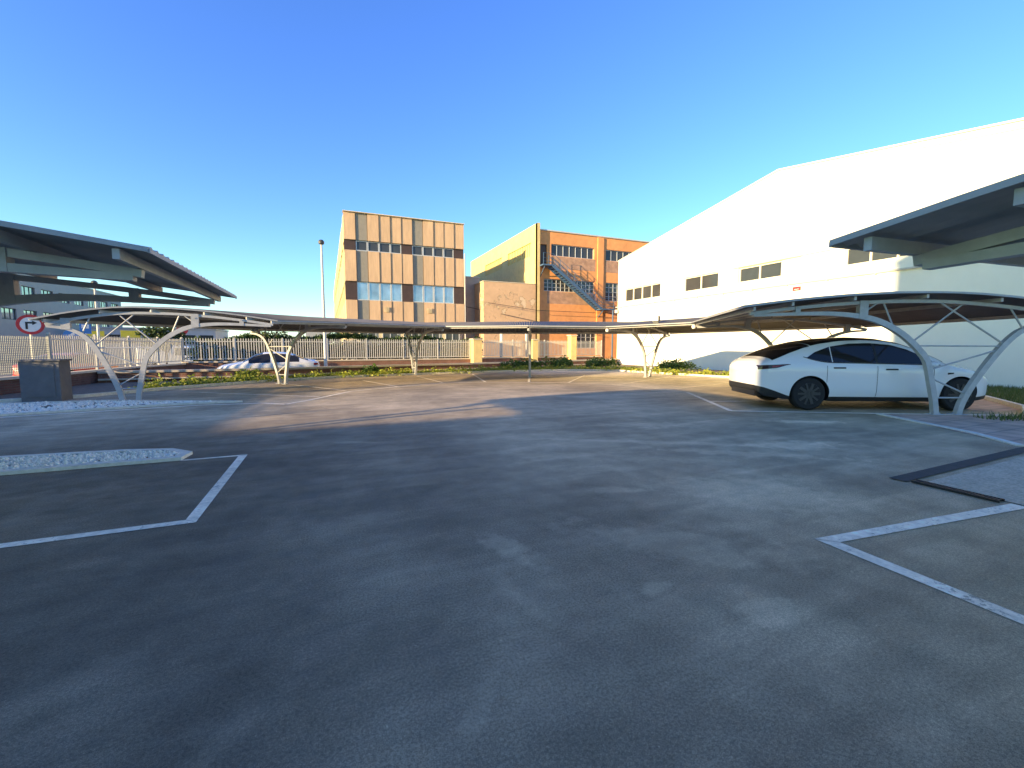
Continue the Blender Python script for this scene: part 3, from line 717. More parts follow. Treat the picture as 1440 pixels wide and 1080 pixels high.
rf.add([(HX+.02,*n_[0]),(HX+30,*n_[0]),(HX+30,*n_[1]),(HX+.02,*n_[1]),(HX+30,*n_[2]),(HX+.02,*n_[2])], [(0,1,2,3),(3,2,4,5)]); rf.keep = True
put('roof', rf, M['roofflat'], t)
put('coping', MB().tube([(HX+.06,Y0-.05,ZE+.03),(HX+.06,YA,ZA+.03),(HX+.06,Y1+.05,ZE+.03)], 0, rect=(.12,.035), up=(0,0,1)), M['hallframe'], t)
window(t, PW, holes[0], .14, 4, M['hallframe'], M['pane'], .09)
window(t, PW, (19.05,21.75,4.83,5.76), .14, 2, M['hallframe'], M['pane'], .08); panel(t, PW, (21.75,22.84,4.83,5.76), .06,.2, M['blind'], 'infill_panel')
window(t, PW, (15.2,17.72,4.88,5.72), .14, 2, M['hallframe'], M['pane'], .08); panel(t, PW, (14.2,15.2,4.88,5.72), .05,.2, M['blind'], 'infill_panel'); panel(t, PW, (17.72,17.95,4.88,5.72), .02,.2, M['blind'], 'infill_panel')
window(t, PW, holes[3], .14, 3, M['hallframe'], M['pane'], .08); window(t, PW, holes[4], .14, 3, M['hallframe'], M['pane'], .08)
put('flashing', MB().tube([(HX-.012,Y0+.05,ZE-.24),(HX-.012,YA,ZA-.24),(HX-.012,Y1-.05,ZE-.24)], 0, rect=(.014,.018)), M['coping'], t)
put('drip_ledge', MB().box(HX-.05,12.9,5.735,HX+.002,18.2,5.78), M['coping'], t)
pp = MB().box(HX-.09,2.8,4.42,HX-.03,28.75,4.49)
for i in range(14): pp.box(HX-.11,3.4+1.9*i,4.38,HX-.002,3.46+1.9*i,4.51)
put('wall_pipe', pp, M['coping'], t)
lam = MB().box(HX-.25,28.35,4.0,HX-.1,28.62,4.25); lam.tube([(HX-.1,28.5,4.15),(HX+.0,28.5,4.3)], .02, 6)
tag(put('wall_lamp', lam, M['coping']), 'small box lamp under the pipe end at far corner of white hall', 'lamp')
sg = thing('wall_sign', 'small red plate on the white hall wall below the pipe', 'sign', (HX-.02,14.37,4.1))
put('plate', MB().box(HX-.022,14.16,4.10,HX-.002,14.56,4.29), M['red'], sg); put('mark', MB().box(HX-.026,14.24,4.16,HX-.0225,14.48,4.18), M['white'], sg)

# tan panelled office block
TX0, TX1, TY = 1.51, 11.47, 38.0
t = thing('panelled_office_block', 'tan three-storey block of ribbed concrete panels with two window bands', 'building', (6.5,60,-.3))
core = MB().box(TX0+.3,TY+.35,-.3,TX1-.1,TY+56,12.0)
put('core', core, M['greywall'], t)
PS = lambda u, v, d: (u, TY+d, v)
cw = (TX1-TX0)/11; rows = [(9.97,12.1),(6.68,9.13),(3.36,5.17)]
cl = MB(); gp = MB()
for ri, (z0, z1) in enumerate(rows):
    for k in range(11):
        x0 = TX0+cw*k; x1 = x0+cw; rec = .035 if k in (1,6) else .0
        pr = 0 if rec else random.uniform(-.03,.01); g0 = .02
        # each panel: outer face canted a little, side returns, joint gaps
        a_, b_ = TY+rec+pr-(.05 if not rec else 0), TY+rec+pr
        cl_ = gp if rec else cl
        v = [(x0+g0,b_,z0),(x1-g0,a_,z0),(x1-g0,a_,z1),(x0+g0,b_,z1),(x0+g0,TY+.34,z0),(x1-g0,TY+.34,z0),(x1-g0,TY+.34,z1),(x0+g0,TY+.34,z1)]
        cl_.add(v, [(0,1,2,3),(4,7,6,5),(0,4,5,1),(1,5,6,2),(2,6,7,3),(3,7,4,0)])
        if rec: put('grey_panel', gp, M['greypanel'], t); gp = MB()
    cl.box(TX0+.02,TY+.28,z0+.01,TX1-.02,TY+.349,z1-.01)
put('cladding', cl, M['tan'], t)
put('base_slab', MB().box(TX0-.02,TY-.16,3.18,TX1+.02,TY+.3,3.345), M['tanbase'], t)
put('parapet_cap', MB().box(TX0-.03,TY-.16,12.103,TX1+.03,TY+.5,12.16), M['tanbase'], t)
vents = ((3,.0),(7,.0))
for z0, z1 in ((9.15,9.95),(5.19,6.66)):
    for k in range(11):
        h = (TX0+cw*k+.01, TX0+cw*(k+1)-.01, z0, z1)
        if k in (0,5,10): panel(t, PS, h, .12, .3, M['brown'], 'infill_panel')
        else: window(t, PS, h, .2, 1, M['alu'], M['officepane'] if z0 < 6 else M['pane'], .06)
for k, x in ((3,.5),(7,.5)):
    x = TX0+cw*(k+.5); v = MB()
    for j in range(6): v.box(x-.22,TY-.13,4.28+j*.07,x+.22,TY-.08,4.32+j*.07)
    put('vent', v, M['tanbase'], t)
# west side: panel ribs and two rows of small windows
wc = MB(); wy = 56
PWt = lambda u, v, d: (TX0+d, u, v)
for z0, z1 in rows:
    for k in range(60):
        y0 = TY+.36+k*.92; wc.box(TX0+random.uniform(0,.05),y0+.02,z0,TX0+.32,y0+.90,z1)
wc.box(TX0+.1,TY+.36,-.3,TX0+.32,TY+55.8,3.3)
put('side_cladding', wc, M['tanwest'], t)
for z0, z1 in ((9.15,9.95),(5.19,6.66)):
    for k in range(0,58,3):
        window(t, PWt, (TY+.4+k*.92,TY+.4+(k+2)*.92,z0,z1), .22, 2, M['alu'], M['pane'], .06)
        panel(t, PWt, (TY+.42+(k+2)*.92,TY+.38+(k+3)*.92,z0,z1), .06, .32, M['tanwest'], 'infill_panel')
gf = MB().box(TX0+.5,TY+.1,-.3,TX1-.4,TY+.34,3.17); put('ground_floor_wall', gf, M['tanbase'], t)
for k in range(5): window(t, lambda u,v,d: (u,TY+.1+d,v), (TX0+1+1.8*k,TX0+2.3+1.8*k,1.2,2.6), -.01, 2, M['alu'], M['pane'], .06)
pp = MB().tube([(TX1+.06,TY-.02,-.3),(TX1+.06,TY-.02,9.6)], .06, 8); put('downpipe', pp, M['coping'], t)

# link wall and plaster annex between the two blocks
t = thing('link_building', 'narrow shaded grey wall between the tan block and peeling annex', 'building', (12.4,43,-.3))
put('wall', MB().box(11.62,40,-.3,13.6,52,7.9), M['greywall'], t); put('coping', MB().box(11.6,39.95,7.903,13.6,52,7.98), M['coping'], t)
OX, OY = 18.3, 37.5
t = thing('plaster_annex', 'two-storey annex with flaking orange-pink plaster left of the orange building', 'building', (15.7,43,-.3))
put('wall', MB().box(13.1,OY-.1,-.3,OX-.01,OY+14,7.2), M['plaster'], t); put('coping', MB().box(13.05,OY-.14,7.203,OX-.012,OY+14,7.27), M['cap'], t)
# orange building
t = thing('orange_building', 'orange rendered block with yellow side wall and strip windows behind the hall', 'building', (32,47,-.3))
PO = lambda u, v, d: (u, OY+d, v)
up1 = (19.95,24.8,10.02,11.12); up2 = (26.15,31.4,10.02,11.12); lo1 = (19.2,24.9,6.68,7.84); lo2 = (26.2,31.4,6.0,7.84); door = (18.72,19.5,9.0,11.0); up3 = (32.8,38,10.02,11.12); gr1 = (22.9,25.2,1.2,3.4)
holes = [up1,up2,lo1,lo2,door,up3,gr1]
inf = [(19.95,24.95,8.85,9.98),(26.15,31.4,8.85,9.98),(19.55,24.95,5.5,6.64)]
mb = MB(); wall_holes(mb, PO, OX, 46, -.3, 12.25, holes, .28); mb.keep = True
put('wall', mb, M['orange'], t)
for h in inf: panel(t, PO, h, -.006, .1, M['pinkbrick'], 'brick_infill')
b = MB().box(OX+.3,OY+.29,-.3,46,OY+20,12.2); put('core', b, M['greywall'], t)
window(t, PO, up1, .2, 7, M['alu'], M['pane'], .06); window(t, PO, up2, .2, 7, M['alu'], M['pane'], .06); window(t, PO, up3, .2, 7, M['alu'], M['pane'], .06)
window(t, PO, lo1, .2, 12, M['alu'], M['pane'], .06, 3); window(t, PO, lo2, .2, 10, M['alu'], M['pane'], .06, 4); window(t, PO, gr1, .2, 4, M['alu'], M['pane'], .06, 4)
panel(t, PO, door, .15, .22, M['brown'], 'door')
put('cornice', MB().box(OX+.28,OY-.1,12.253,46,OY+20,12.36), M['coping'], t)
# yellow corner pilaster and west wall with two recessed bands
PY = lambda u, v, d: (OX+d, u, v)
wh = [(38.5,44.3,10.05,11.3),(46.0,51.6,10.05,11.3)]
mb = MB(); wall_holes(mb, PY, OY-.35, 57.4, -.3, 12.8, wh, .14); mb.keep = True
mb.box(OX,OY-.352,-.3,OX+.29,OY-.001,12.802); mb.box(OX+.004,OY+.001,12.0,OX+.29,57.4,12.798)
put('side_wall', mb, M['yellow'], t)
for h in wh: panel(t, PY, h, .135, .25, M['yellow'], 'lattice_panel')
for h in wh:
    lt = MB()
    for j in range(14): y = h[0]+(h[1]-h[0])*(j+.5)/14; lt.box(OX+.06,y-.04,h[2]+.02,OX+.134,y+.04,h[3]-.02)
    put('lattice', lt, M['yellow'], t)
# pilaster beside the second window
panel(t, PO, (25.15,25.85,-.3,12.2), -.12, -.008, M['orange'], 'pilaster')
# external stair
t = thing('external_stair', 'blue-grey steel stair climbing the front of the orange building', 'stair', (22.5,OY-.6,5))
S0, S1 = Vector((19.6,0,8.98)), Vector((25.1,0,5.12)); YI, YO = OY-.14, OY-1.05
for y in (YI,YO):
    put('stringer', MB().tube([(S0.x,y,S0.z-.08),(S1.x,y,S1.z-.08)], 0, rect=(.03,.13)), M['stair'], t)
tr = MB()
for i in range(21):
    p = S0.lerp(S1,(i+.5)/21); tr.box(p.x-.14,YO+.03,p.z-.02,p.x+.14,YI-.03,p.z+.02)
put('treads', tr, M['stair'], t)
put('landing', MB().box(18.55,YO-.05,8.86,19.62,YI+.02,8.98), M['stair'], t); put('landing', MB().box(25.08,YO-.05,5.0,26.6,YI+.02,5.12), M['stair'], t)
def rail(path, hh=1.0):
    mb = MB(); L_ = []
    for z in (hh,hh*.55,.25): mb.tube([p+Vector((0,0,z)) for p in path], .022, 5)
    for a_, b_ in zip(path, path[1:]):
        n = max(1,int((b_-a_).length/.9))
        for i in range(n+1):
            p = a_.lerp(b_,i/n); mb.tube([p, p+Vector((0,0,hh))], .022, 5)
    return mb
put('handrail', rail([Vector((18.6,YO,8.98)),Vector((19.6,YO,8.98)),Vector((25.1,YO,5.12)),Vector((26.5,YO,5.12))]), M['stair'], t)
put('handrail', rail([Vector((19.6,YI,8.98)),Vector((25.1,YI,5.12))]), M['stair'], t)
put('support', MB().tube([(26.4,YO,-.3),(26.4,YO,5.0)], .07, 8).tube([(25.3,YO,5.0),(25.3,YI+.1,4.3)], .05, 6).tube([(18.8,YO+.05,8.86),(18.8,YI+.12,8.0)], .05, 6), M['stair'], t)
for pts, lb in (([(11.7,39.9,5.2),(15,37.2,4.3),(19,37.0,3.6),(25,37.0,2.6)],'thick black cable sagging across the plaster annex'),([(13.4,37.15,5.3),(18.2,36.9,4.75),(27,36.9,4.7),(34,36.9,5.0)],'thin black cable running level under the orange building windows')):
    tag(put('power_cable', MB().tube(pts, .022, 5), M['cable']), lb, 'cable', 'cables on the facades')

# grey office at the far left
t = thing('grey_office', 'long grey office with two rows of blue windows far left beyond the fence', 'building', (-44,78,-.3))
PG = lambda u, v, d: (-37-d, u, v)
hs = []
for k in range(9):
    y0 = 70.4+4.36*k
    hs += [(y0,y0+2.9,8.05,9.45),(y0,y0+2.9,4.8,6.25)]
mb = MB(); wall_holes(mb, PG, 50, 109.5, -.3, 11.1, hs, .3); mb.keep = True
put('wall', mb, M['office'], t); put('core', MB().box(-52,50.02,-.3,-37.32,109.48,11.05), M['office'], t)
put('roof_edge', MB().box(-52.1,49.9,11.103,-36.9,109.6,11.25), M['coping'], t)
for h in hs: window(t, PG, h, .2, 3, M['black'], M['officepane'], .08)
# low far buildings seen under the carport roofs
def far_block(x0, y0, x1, y1, z, label, m, nwin=0):
    t = thing('low_building', label, 'building', ((x0+x1)/2,(y0+y1)/2,-.3), 'low buildings far beyond the street')
    put('wall', MB().box(x0,y0,-.3,x1,y1,z), M[m], t); put('roof_edge', MB().box(x0-.15,y0-.15,z+.003,x1+.15,y1+.15,z+.25), M['coping'], t)
    for k in range(nwin):
        x = x0+(x1-x0)*(k+.5)/nwin
        window(t, lambda u,v,d: (u,y0+d,v), (x-.9,x+.9,z-2.2,z-.9), -.04, 2, M['black'], M['pane'], .08)
far_block(-34,86,-17,96,4.1,'low pale building with small windows between the fence bars at left','farwall',7)
far_block(-15.5,92,0.4,104,3.0,'low cream building glimpsed behind the hedge left of the tan block','farwall',6)
far_block(-6,150,1.2,160,9.6,'small grey tower block far away beside the lamp post','office',2)
# unseen blocks behind the camera, added and shaped to shade the yard
def unseen_block(x0, y0, x1, y1, z, label, nw):
    t = thing('shadecaster', label, 'building', ((x0+x1)/2,(y0+y1)/2,-.3), 'unseen shade blocks beside the yard')
    put('wall', MB().box(x0,y0,-.3,x1,y1,z), M['greywall'], t); put('roof_edge', MB().box(x0-.1,y0-.1,z+.003,x1+.1,y1+.1,z+.2), M['coping'], t)
    for k in range(nw):
        y = y0+(y1-y0)*(k+.5)/nw
        window(t, lambda u,v,d: (x1-d,u,v), (y-1,y+1,z-2.4,z-1), -.04, 2, M['black'], M['pane'], .08)
far_block(-26,1.5,-20,11.5,3.1,'low grey shed added beyond the mesh fence to shade the left edge','greywall')  # added shed, placed for its shade on the left ground and cabinet
unseen_block(-23,-16,-15,-2.27,12.7,'tall grey warehouse unseen west of the yard',3)
unseen_block(-60,-13.3,-24,-2.0,6.2,'long low grey warehouse unseen beyond the tall one',3)

# ------------------------------------------------------------------ cars
def make_car(name, label, cat, L, hw, H, paint, ax=(.99,3.88), rw=.355, sx=1.0, group=None, detail=True, style='ev', rimm='rim'):
    """x from the tail (0) to the nose (L); built at the origin"""
    if style == 'ev':
        ZR = [(0,.97),(.03,1.04),(.07,1.08),(.13,1.125),(.22,1.15),(.35,1.215),(.6,1.335),(.9,1.455),(1.2,1.535),(1.6,1.60),(2.05,1.624),(2.45,1.605),(2.8,1.53),(3.1,1.405),(3.4,1.235),(3.62,1.105),(3.8,1.05),(4.1,.985),(4.35,.905),(4.55,.80),(4.67,.69),(4.73,.60),(4.75,.56)]
        ZB = [(0,.56),(.04,.40),(.15,.30),(.5,.235),(1.5,.2),(3.5,.2),(4.3,.22),(4.6,.26),(4.75,.42)]
        HW = [(0,.66),(.03,.73),(.09,.80),(.2,.865),(.4,.915),(.8,.945),(1.4,.955),(2.4,.96),(3.4,.95),(3.9,.93),(4.2,.88),(4.4,.81),(4.55,.72),(4.66,.60),(4.72,.47),(4.75,.36)]
        BELT = [(0,.97),(.6,1.06),(1.1,1.05),(2.2,1.03),(3.4,1.0),(3.7,.99),(4.75,.9)]
        L0 = 4.75
    elif style == 'van':
        ZR = [(0,1.5),(.05,1.85),(.2,1.93),(2.5,1.95),(3.2,1.9),(3.7,1.5),(3.95,1.2),(4.3,1.05),(4.6,.85),(4.7,.6)]
        ZB = [(0,.4),(.3,.25),(4.3,.25),(4.7,.4)]; HW = [(0,.78),(.1,.88),(3.8,.9),(4.4,.78),(4.7,.55)]; BELT = [(0,1.1),(4.7,1.0)]; L0 = 4.7
    else:
        ZR = [(0,.78),(.05,.95),(.15,1.02),(.45,1.06),(.75,1.14),(1.1,1.31),(1.5,1.41),(2.0,1.45),(2.45,1.42),(2.85,1.30),(3.2,1.08),(3.4,.98),(3.8,.92),(4.2,.83),(4.4,.70),(4.5,.55)]
        ZB = [(0,.5),(.1,.32),(.4,.22),(4.1,.2),(4.5,.38)]
        HW = [(0,.62),(.06,.74),(.2,.82),(.5,.87),(1.5,.9),(3.2,.89),(3.9,.84),(4.25,.72),(4.42,.55),(4.5,.38)]; BELT = [(0,.9),(1.2,.93),(3.2,.88),(4.5,.75)]; L0 = 4.5
    kz = H/max(z for _, z in ZR); ky = hw/max(y for _, y in HW); kx = L/L0
    zr = lambda x: interp(ZR,x/kx)*kz
    zb = lambda x: interp(ZB,x/kx)*kz
    bl = lambda x: interp(BELT,x/kx)*kz
    hwf = lambda x: interp(HW,x/kx)*ky
    def wid(x, z):
        zt, zl, W, b_ = zr(x), zb(x), hwf(x), bl(x)
        w_ = W
        if z < .48: w_ *= 1-.10*((.48-z)/.3)**2
        lo = b_-.33
        if z > b_-.12: w_ -= W*.025*min(1,(z-(b_-.12))/.12)
        if z > b_: w_ -= (z-b_)*(.44 if style != 'van' else .12)
        r = .085 if zt > b_+.15 else .11
        s_ = zt-z
        if s_ < r: w_ *= math.sqrt(max(0,1-(1-max(s_,0)/r)**2))**.9 if s_ > 0 else 0
        return max(w_,0)
    NS = 84 if detail else 40
    xs = sorted({0,*[L*(.5-.5*math.cos(math.pi*i/NS)) for i in range(NS+1)]})
    mb = MB(); rows_ = []
    lowf = (lambda x: interp([(0,.53),(.12,.50),(.3,.43),(.5,.345),(.62,.30),(4.2,.30),(4.75,.36)], x/kx)*kz) if style == 'ev' else (lambda x: .3*kz)
    def zlist(x):
        zt, zl = zr(x), zb(x); h = zt-zl
        tops = [zt-s_ for s_ in (0,.002,.007,.015,.026,.04,.056,.074,.092) if s_ < h*.35]
        m = 25-len(tops); z1 = tops[-1]; zc = min(max(lowf(x), zl+.004), zl+(z1-zl)*.6)
        return [zl+(zc-zl)*i/3 for i in range(3)]+[zc+(z1-zc)*i/(m-3) for i in range(m-3)]+tops[::-1]
    v = []; f = []
    for x in xs:
        zz = zlist(x); right = [(x,-wid(x,z),z) for z in zz]; left = [(x,wid(x,z),z) for z in zz]
        v += right+left[::-1]
    K = 50
    for i in range(len(xs)-1):
        for j in range(K):
            f.append((i*K+j, i*K+(j+1)%K, (i+1)*K+(j+1)%K, (i+1)*K+j))
    f += [tuple(range(K-1,-1,-1)), tuple(range((len(xs)-1)*K, len(xs)*K))]
    mb.add(v, f)
    root = thing(name, label, cat, (0,0,0), group)
    body = put('body', mb, [paint, M['cardark']], root, smooth=True, local=True)
    # wheel arches cut with cylinders
    axs = [a_*kx for a_ in ax]; ar = rw+.055
    cut = MB()
    for a_ in axs:
        for sgn in (-1,1):
            cut.lathe([(ar,sgn*(hw-.42)),(ar,sgn*(hw+.2))] if sgn > 0 else [(ar,-(hw+.2)),(ar,-(hw-.42))], (a_,0,rw-.01), 'y', 40)
    co = put('cutter', cut, M['cardark'], None, local=True)
    if True:
        # apply the wheel-arch cut, then drop the helper
        md = body.modifiers.new('arch','BOOLEAN'); md.operation = 'DIFFERENCE'; md.object = co; md.solver = 'EXACT'
        dg = bpy.context.evaluated_depsgraph_get(); me = bpy.data.meshes.new_from_object(body.evaluated_get(dg))
        body.modifiers.clear(); old = body.data; body.data = me; bpy.data.meshes.remove(old)
    bpy.data.objects.remove(co)
    me.materials.clear(); me.materials.append(paint); me.materials.append(M['cardark'])
    for p in me.polygons:
        c = p.center; mi = 0
        for a_ in axs:
            d = math.hypot(c.x-a_, c.z-(rw-.01))
            if d < ar+.012 and (abs(c.y) < hwf(c.x)-.03 or d < ar-.01): mi = 1
        if c.z < lowf(c.x): mi = 1
        p.material_index = mi; p.use_smooth = True
    try: me.set_sharp_from_angle(angle=R(35))
    except Exception: pass
    # panels lying on the body side: x range, lower and upper curve
    def sidepanel(nm, x0, x1, lo, hi, m, off=.004, sides=(-1,1), nx=24, nz=6, parent=None):
        for sgn in sides:
            q = MB(); vv = []; nf = []
            for i in range(nx+1):
                x = x0+(x1-x0)*i/nx; a_, b_ = lo(x), hi(x); b_ = max(b_,a_+.002)
                for j in range(nz+1):
                    z = a_+(b_-a_)*j/nz; vv.append((x,sgn*(wid(x,z)+off),z))
            q.add(vv, [(i*(nz+1)+j,(i+1)*(nz+1)+j,(i+1)*(nz+1)+j+1,i*(nz+1)+j+1) for i in range(nx) for j in range(nz)])
            put(nm, q, m, parent or root, smooth=True, local=True)
    if style == 'ev':
        dlo = lambda x: bl(x)+.02+.10*max(0,(1.45*kx-x)/(.55*kx))**2
        up_ = lambda x: min(interp([(.88,1.13),(1.1,1.285),(1.4,1.405),(1.8,1.475),(2.2,1.485),(2.6,1.445),(2.9,1.345),(3.2,1.18),(3.45,1.01)],x/kx)*kz, zr(x)-.085)
        for x0, x1 in ((.90,1.40),(1.42,2.24),(2.29,3.42)):
            sidepanel('window', x0*kx, x1*kx, dlo, up_, M['carglass'])
        sidepanel('window_trim', .86*kx, 3.47*kx, lambda x: dlo(x)-.018, lambda x: dlo(x)-.002, M['cardark'], .005, nz=1)
        sidepanel('window_pillar', 2.24*kx, 2.29*kx, dlo, up_, M['cardark'], .005, nx=2)
        # dark glass: roof, rear screen and windscreen as bands over the top
        for nm, x0, x1, smax, m in (('rear_screen',.27,1.02,.078,'roofglass'),('roof_glass',1.05,2.62,.072,'roofglass'),('windscreen',2.66,3.56,.078,'carglass')):
            q = MB(); vv = []; nx = 22; S_ = [smax*(1-k_/7)**2 for k_ in range(8)]
            for i in range(nx+1):
                x = (x0+(x1-x0)*i/nx)*kx
                rowp = [(x,-wid(x,zr(x)-s_),zr(x)-s_+.005) for s_ in S_]+[(x,wid(x,zr(x)-s_),zr(x)-s_+.005) for s_ in S_[-2::-1]]
                vv += rowp
            k_ = 15; q.add(vv, [(i*k_+j,(i+1)*k_+j,(i+1)*k_+j+1,i*k_+j+1) for i in range(nx) for j in range(k_-1)])
            put(nm, q, M[m], root, smooth=True, local=True)
        # lamps
        tl = lambda x: (.885+.07*min(1,x/(.5*kx)))*kz
        th = lambda x: (.985+.035*min(1,x/(.5*kx)))*kz
        for sgn in (-1,1):
            sidepanel('tail_lamp', .035*kx, .60*kx, lambda x: tl(x)+max(0,(x/kx-.35)*.22), th, M['taildark'], .006, (sgn,))
            tb = [o_ for o_ in root.children][-1]
            sidepanel('lens', .26*kx, .56*kx, lambda x: tl(x)+.022+max(0,(x/kx-.35)*.22), lambda x: th(x)-.022, M['tail'], .009, (sgn,), parent=tb)
            sidepanel('headlamp', 4.16*kx, 4.52*kx, lambda x: (.80-.16*(x/kx-4.16))*kz, lambda x: min((.875-.13*(x/kx-4.16))*kz, zr(x)-.03), M['lampclear'], .005, (sgn,))
        for x0, z0 in ((1.42,.925),(2.42,.895)):
            sidepanel('door_handle', x0*kx, (x0+.24)*kx, lambda x: z0*kz, lambda x: (z0+.032)*kz, M['cardark'], .006, nx=4, nz=2)
        for x0, z0, z1 in ((1.30,.62,.99),(2.265,.30,.985),(3.34,.30,.95)):
            sidepanel('door_seam', x0*kx, (x0+.008)*kx, lambda x: z0*kz, lambda x: z1*kz, M['cardark'], .003, nx=1, nz=10)
        sidepanel('sill_trim', (ax[0]+.5)*kx, (ax[1]-.5)*kx, lambda x: .215*kz, lambda x: .295*kz, M['cardark'], .012, nz=3)
        sidepanel('side_badge', 3.60*kx, 3.72*kx, lambda x: (.80+.02*(x/kx-3.6)/.12)*kz, lambda x: .845*kz, M['cardark'], .007, nx=3, nz=2)
        put('number_plate', MB().box(-.016,-.26,.83*kz,.012,.26,.935*kz), M['plate'], root, local=True)
        put('rear_diffuser', MB().box(.05,-.6,.27,.20,.6,.40), M['cardark'], root, local=True)
        for sgn in (-1,1):
            q = MB(); c = Vector((3.22*kx, sgn*(hw-.0), 1.02*kz))
            q.lathe([(.001,-.09),(.05,-.075),(.075,-.03),(.08,.02),(.06,.07),(.001,.085)], c+Vector((0,sgn*.09,0)), 'x', 12)
            q.obox(c+Vector((.02,sgn*-.01,-.06)), 0, .03,.08,.015)
            put('door_mirror', q, paint, root, smooth=True, local=True)
    else:
        if style == 'van':
            spans = ((2.2,2.95),(3.0,3.62)); lo = lambda x: 1.15*kz; hi = lambda x: min(1.75*kz, zr(x)-.1)
        else:
            spans = ((.95,1.38),(1.42,2.12),(2.18,3.08)); lo = lambda x: bl(x)+.02; hi = lambda x: min(1.36*kz, zr(x)-.085)
        for x0, x1 in spans: sidepanel('window', x0*kx, x1*kx, lo, hi, M['carglass'], nx=12, nz=3)
        bands = (('windscreen',3.22,3.9),) if style == 'van' else (('rear_screen',.55,1.2),('windscreen',2.5,3.3))
        for nm, x0, x1 in bands:
            q = MB(); vv = []; S_ = [.08*(1-k_/5)**2 for k_ in range(6)]
            for i in range(9):
                x = (x0+(x1-x0)*i/8)*kx
                vv += [(x,-wid(x,zr(x)-s_),zr(x)-s_+.005) for s_ in S_]+[(x,wid(x,zr(x)-s_),zr(x)-s_+.005) for s_ in S_[-2::-1]]
            q.add(vv, [(i*11+j,(i+1)*11+j,(i+1)*11+j+1,i*11+j+1) for i in range(8) for j in range(10)])
            put(nm, q, M['carglass'], root, smooth=True, local=True)
        sidepanel('tail_lamp', .04*kx, .3*kx, lambda x: .78*kz, lambda x: .88*kz, M['tail'], .005, nx=5, nz=2)
        sidepanel('headlamp', L-.5*kx, L-.15*kx, lambda x: .62*kz, lambda x: min(.72*kz, zr(x)-.02), M['lampclear'], .005, nx=5, nz=2)
    # wheels
    for a_ in axs:
        for sgn in (-1,1):
            yo = sgn*(hw-.035); yi = sgn*(hw-.27); c = (a_,0,rw)
            q = MB().lathe([(rw*.62,yi),(rw-.03,yi),(rw,yi+sgn*.03),(rw,yo-sgn*.03),(rw-.03,yo),(rw*.70,yo-sgn*.005)], c, 'y', 40)
            wh_ = put('wheel', q, M['rubber'], root, smooth=True, local=True)
            q = MB().lathe([(rw*.70,yo-sgn*.03),(rw*.69,yo-sgn*.008),(rw*.66,yo-sgn*.004),(rw*.63,yo-sgn*.05),(.001,yo-sgn*.06)], c, 'y', 40)
            for k_ in range(10):
                an = 2*math.pi*k_/10; w2 = .022 if k_ % 2 else .034
                ca, sa = math.cos(an), math.sin(an); r1, r2 = .03, rw*.66; d = .25*(1 if k_ % 2 else -1)
                pts = [(r1,-w2),(r2,-w2*.8),(r2,w2*.8),(r1,w2)]
                vv = [(a_+x*ca-y*sa, yy, rw+x*sa+y*ca) for yy in (yo-sgn*.05,yo+sgn*.006) for x, y in pts]
                q.add(vv, [(0,1,2,3),(4,7,6,5),(0,4,5,1),(1,5,6,2),(2,6,7,3),(3,7,4,0)])
            q.lathe([(.045,yo-sgn*.04),(.045,yo-sgn*.004),(.03,yo)], c, 'y', 16)
            put('rim', q, M[rimm], wh_, local=True)
    return root
def place(o, x, y, z, ang): o.location = (x,y,z); o.rotation_euler = (0,0,R(ang))
# white electric car: right flank towards the camera; its axles stand on the two measured contact points
KX = 1.07
ev = make_car('parked_car','white electric crossover with black glass roof parked under the right carport','car',4.75*KX,.95,1.60,M['carwhite'],sx=KX)
wbx = Vector((12.30-9.58, 4.83-6.21)); angE = math.degrees(math.atan2(wbx.y,wbx.x))
mid = Vector((11.06,5.46)); u = wbx.normalized(); nrm = Vector((-u.y,u.x))      # nrm points away from the camera
org = mid+nrm*.93-u*((.99+3.88)/2*KX)
place(ev, org.x, org.y, 0.007, angE)
c2 = make_car('parked_car','white sedan parked between the low wall and the back fence','car',4.5,.9,1.45,M['carwhite'],ax=(.9,3.55),rw=.31,style='sedan',detail=False,rimm='silverrim',group='cars beyond the low wall')
place(c2, -.4, 24.6, -.3, 184)
c3 = make_car('parked_car','grey sedan parked behind the fence bars under the tan block','car',4.5,.9,1.5,M['cargrey'],ax=(.9,3.55),rw=.31,style='sedan',detail=False,rimm='silverrim',group='cars beyond the low wall')
place(c3, 11.2, 33.4, -.25, 178)
c6 = make_car('parked_car','silver hatchback behind the fence bars left of the centre carport frame','car',4.1,.88,1.5,M['silverpaint'],ax=(.75,3.3),rw=.31,style='sedan',detail=False,rimm='silverrim',group='cars beyond the low wall')
place(c6, 1.2, 33.6, -.25, 2)
c4 = make_car('parked_car','red car seen through the left fence bars','car',4.2,.9,1.42,M['carred'],ax=(.85,3.3),rw=.31,style='sedan',detail=False,rimm='silverrim',group='cars beyond the low wall')
place(c4, -11.6, 24.9, -.3, 75)
c5 = make_car('parked_van','white van parked beyond the left fence bars','van',4.7,.92,1.75,M['carwhite'],ax=(.8,3.6),rw=.33,style='van',detail=False,rimm='silverrim')
place(c5, -12.6, 39.5, -.3, 8)

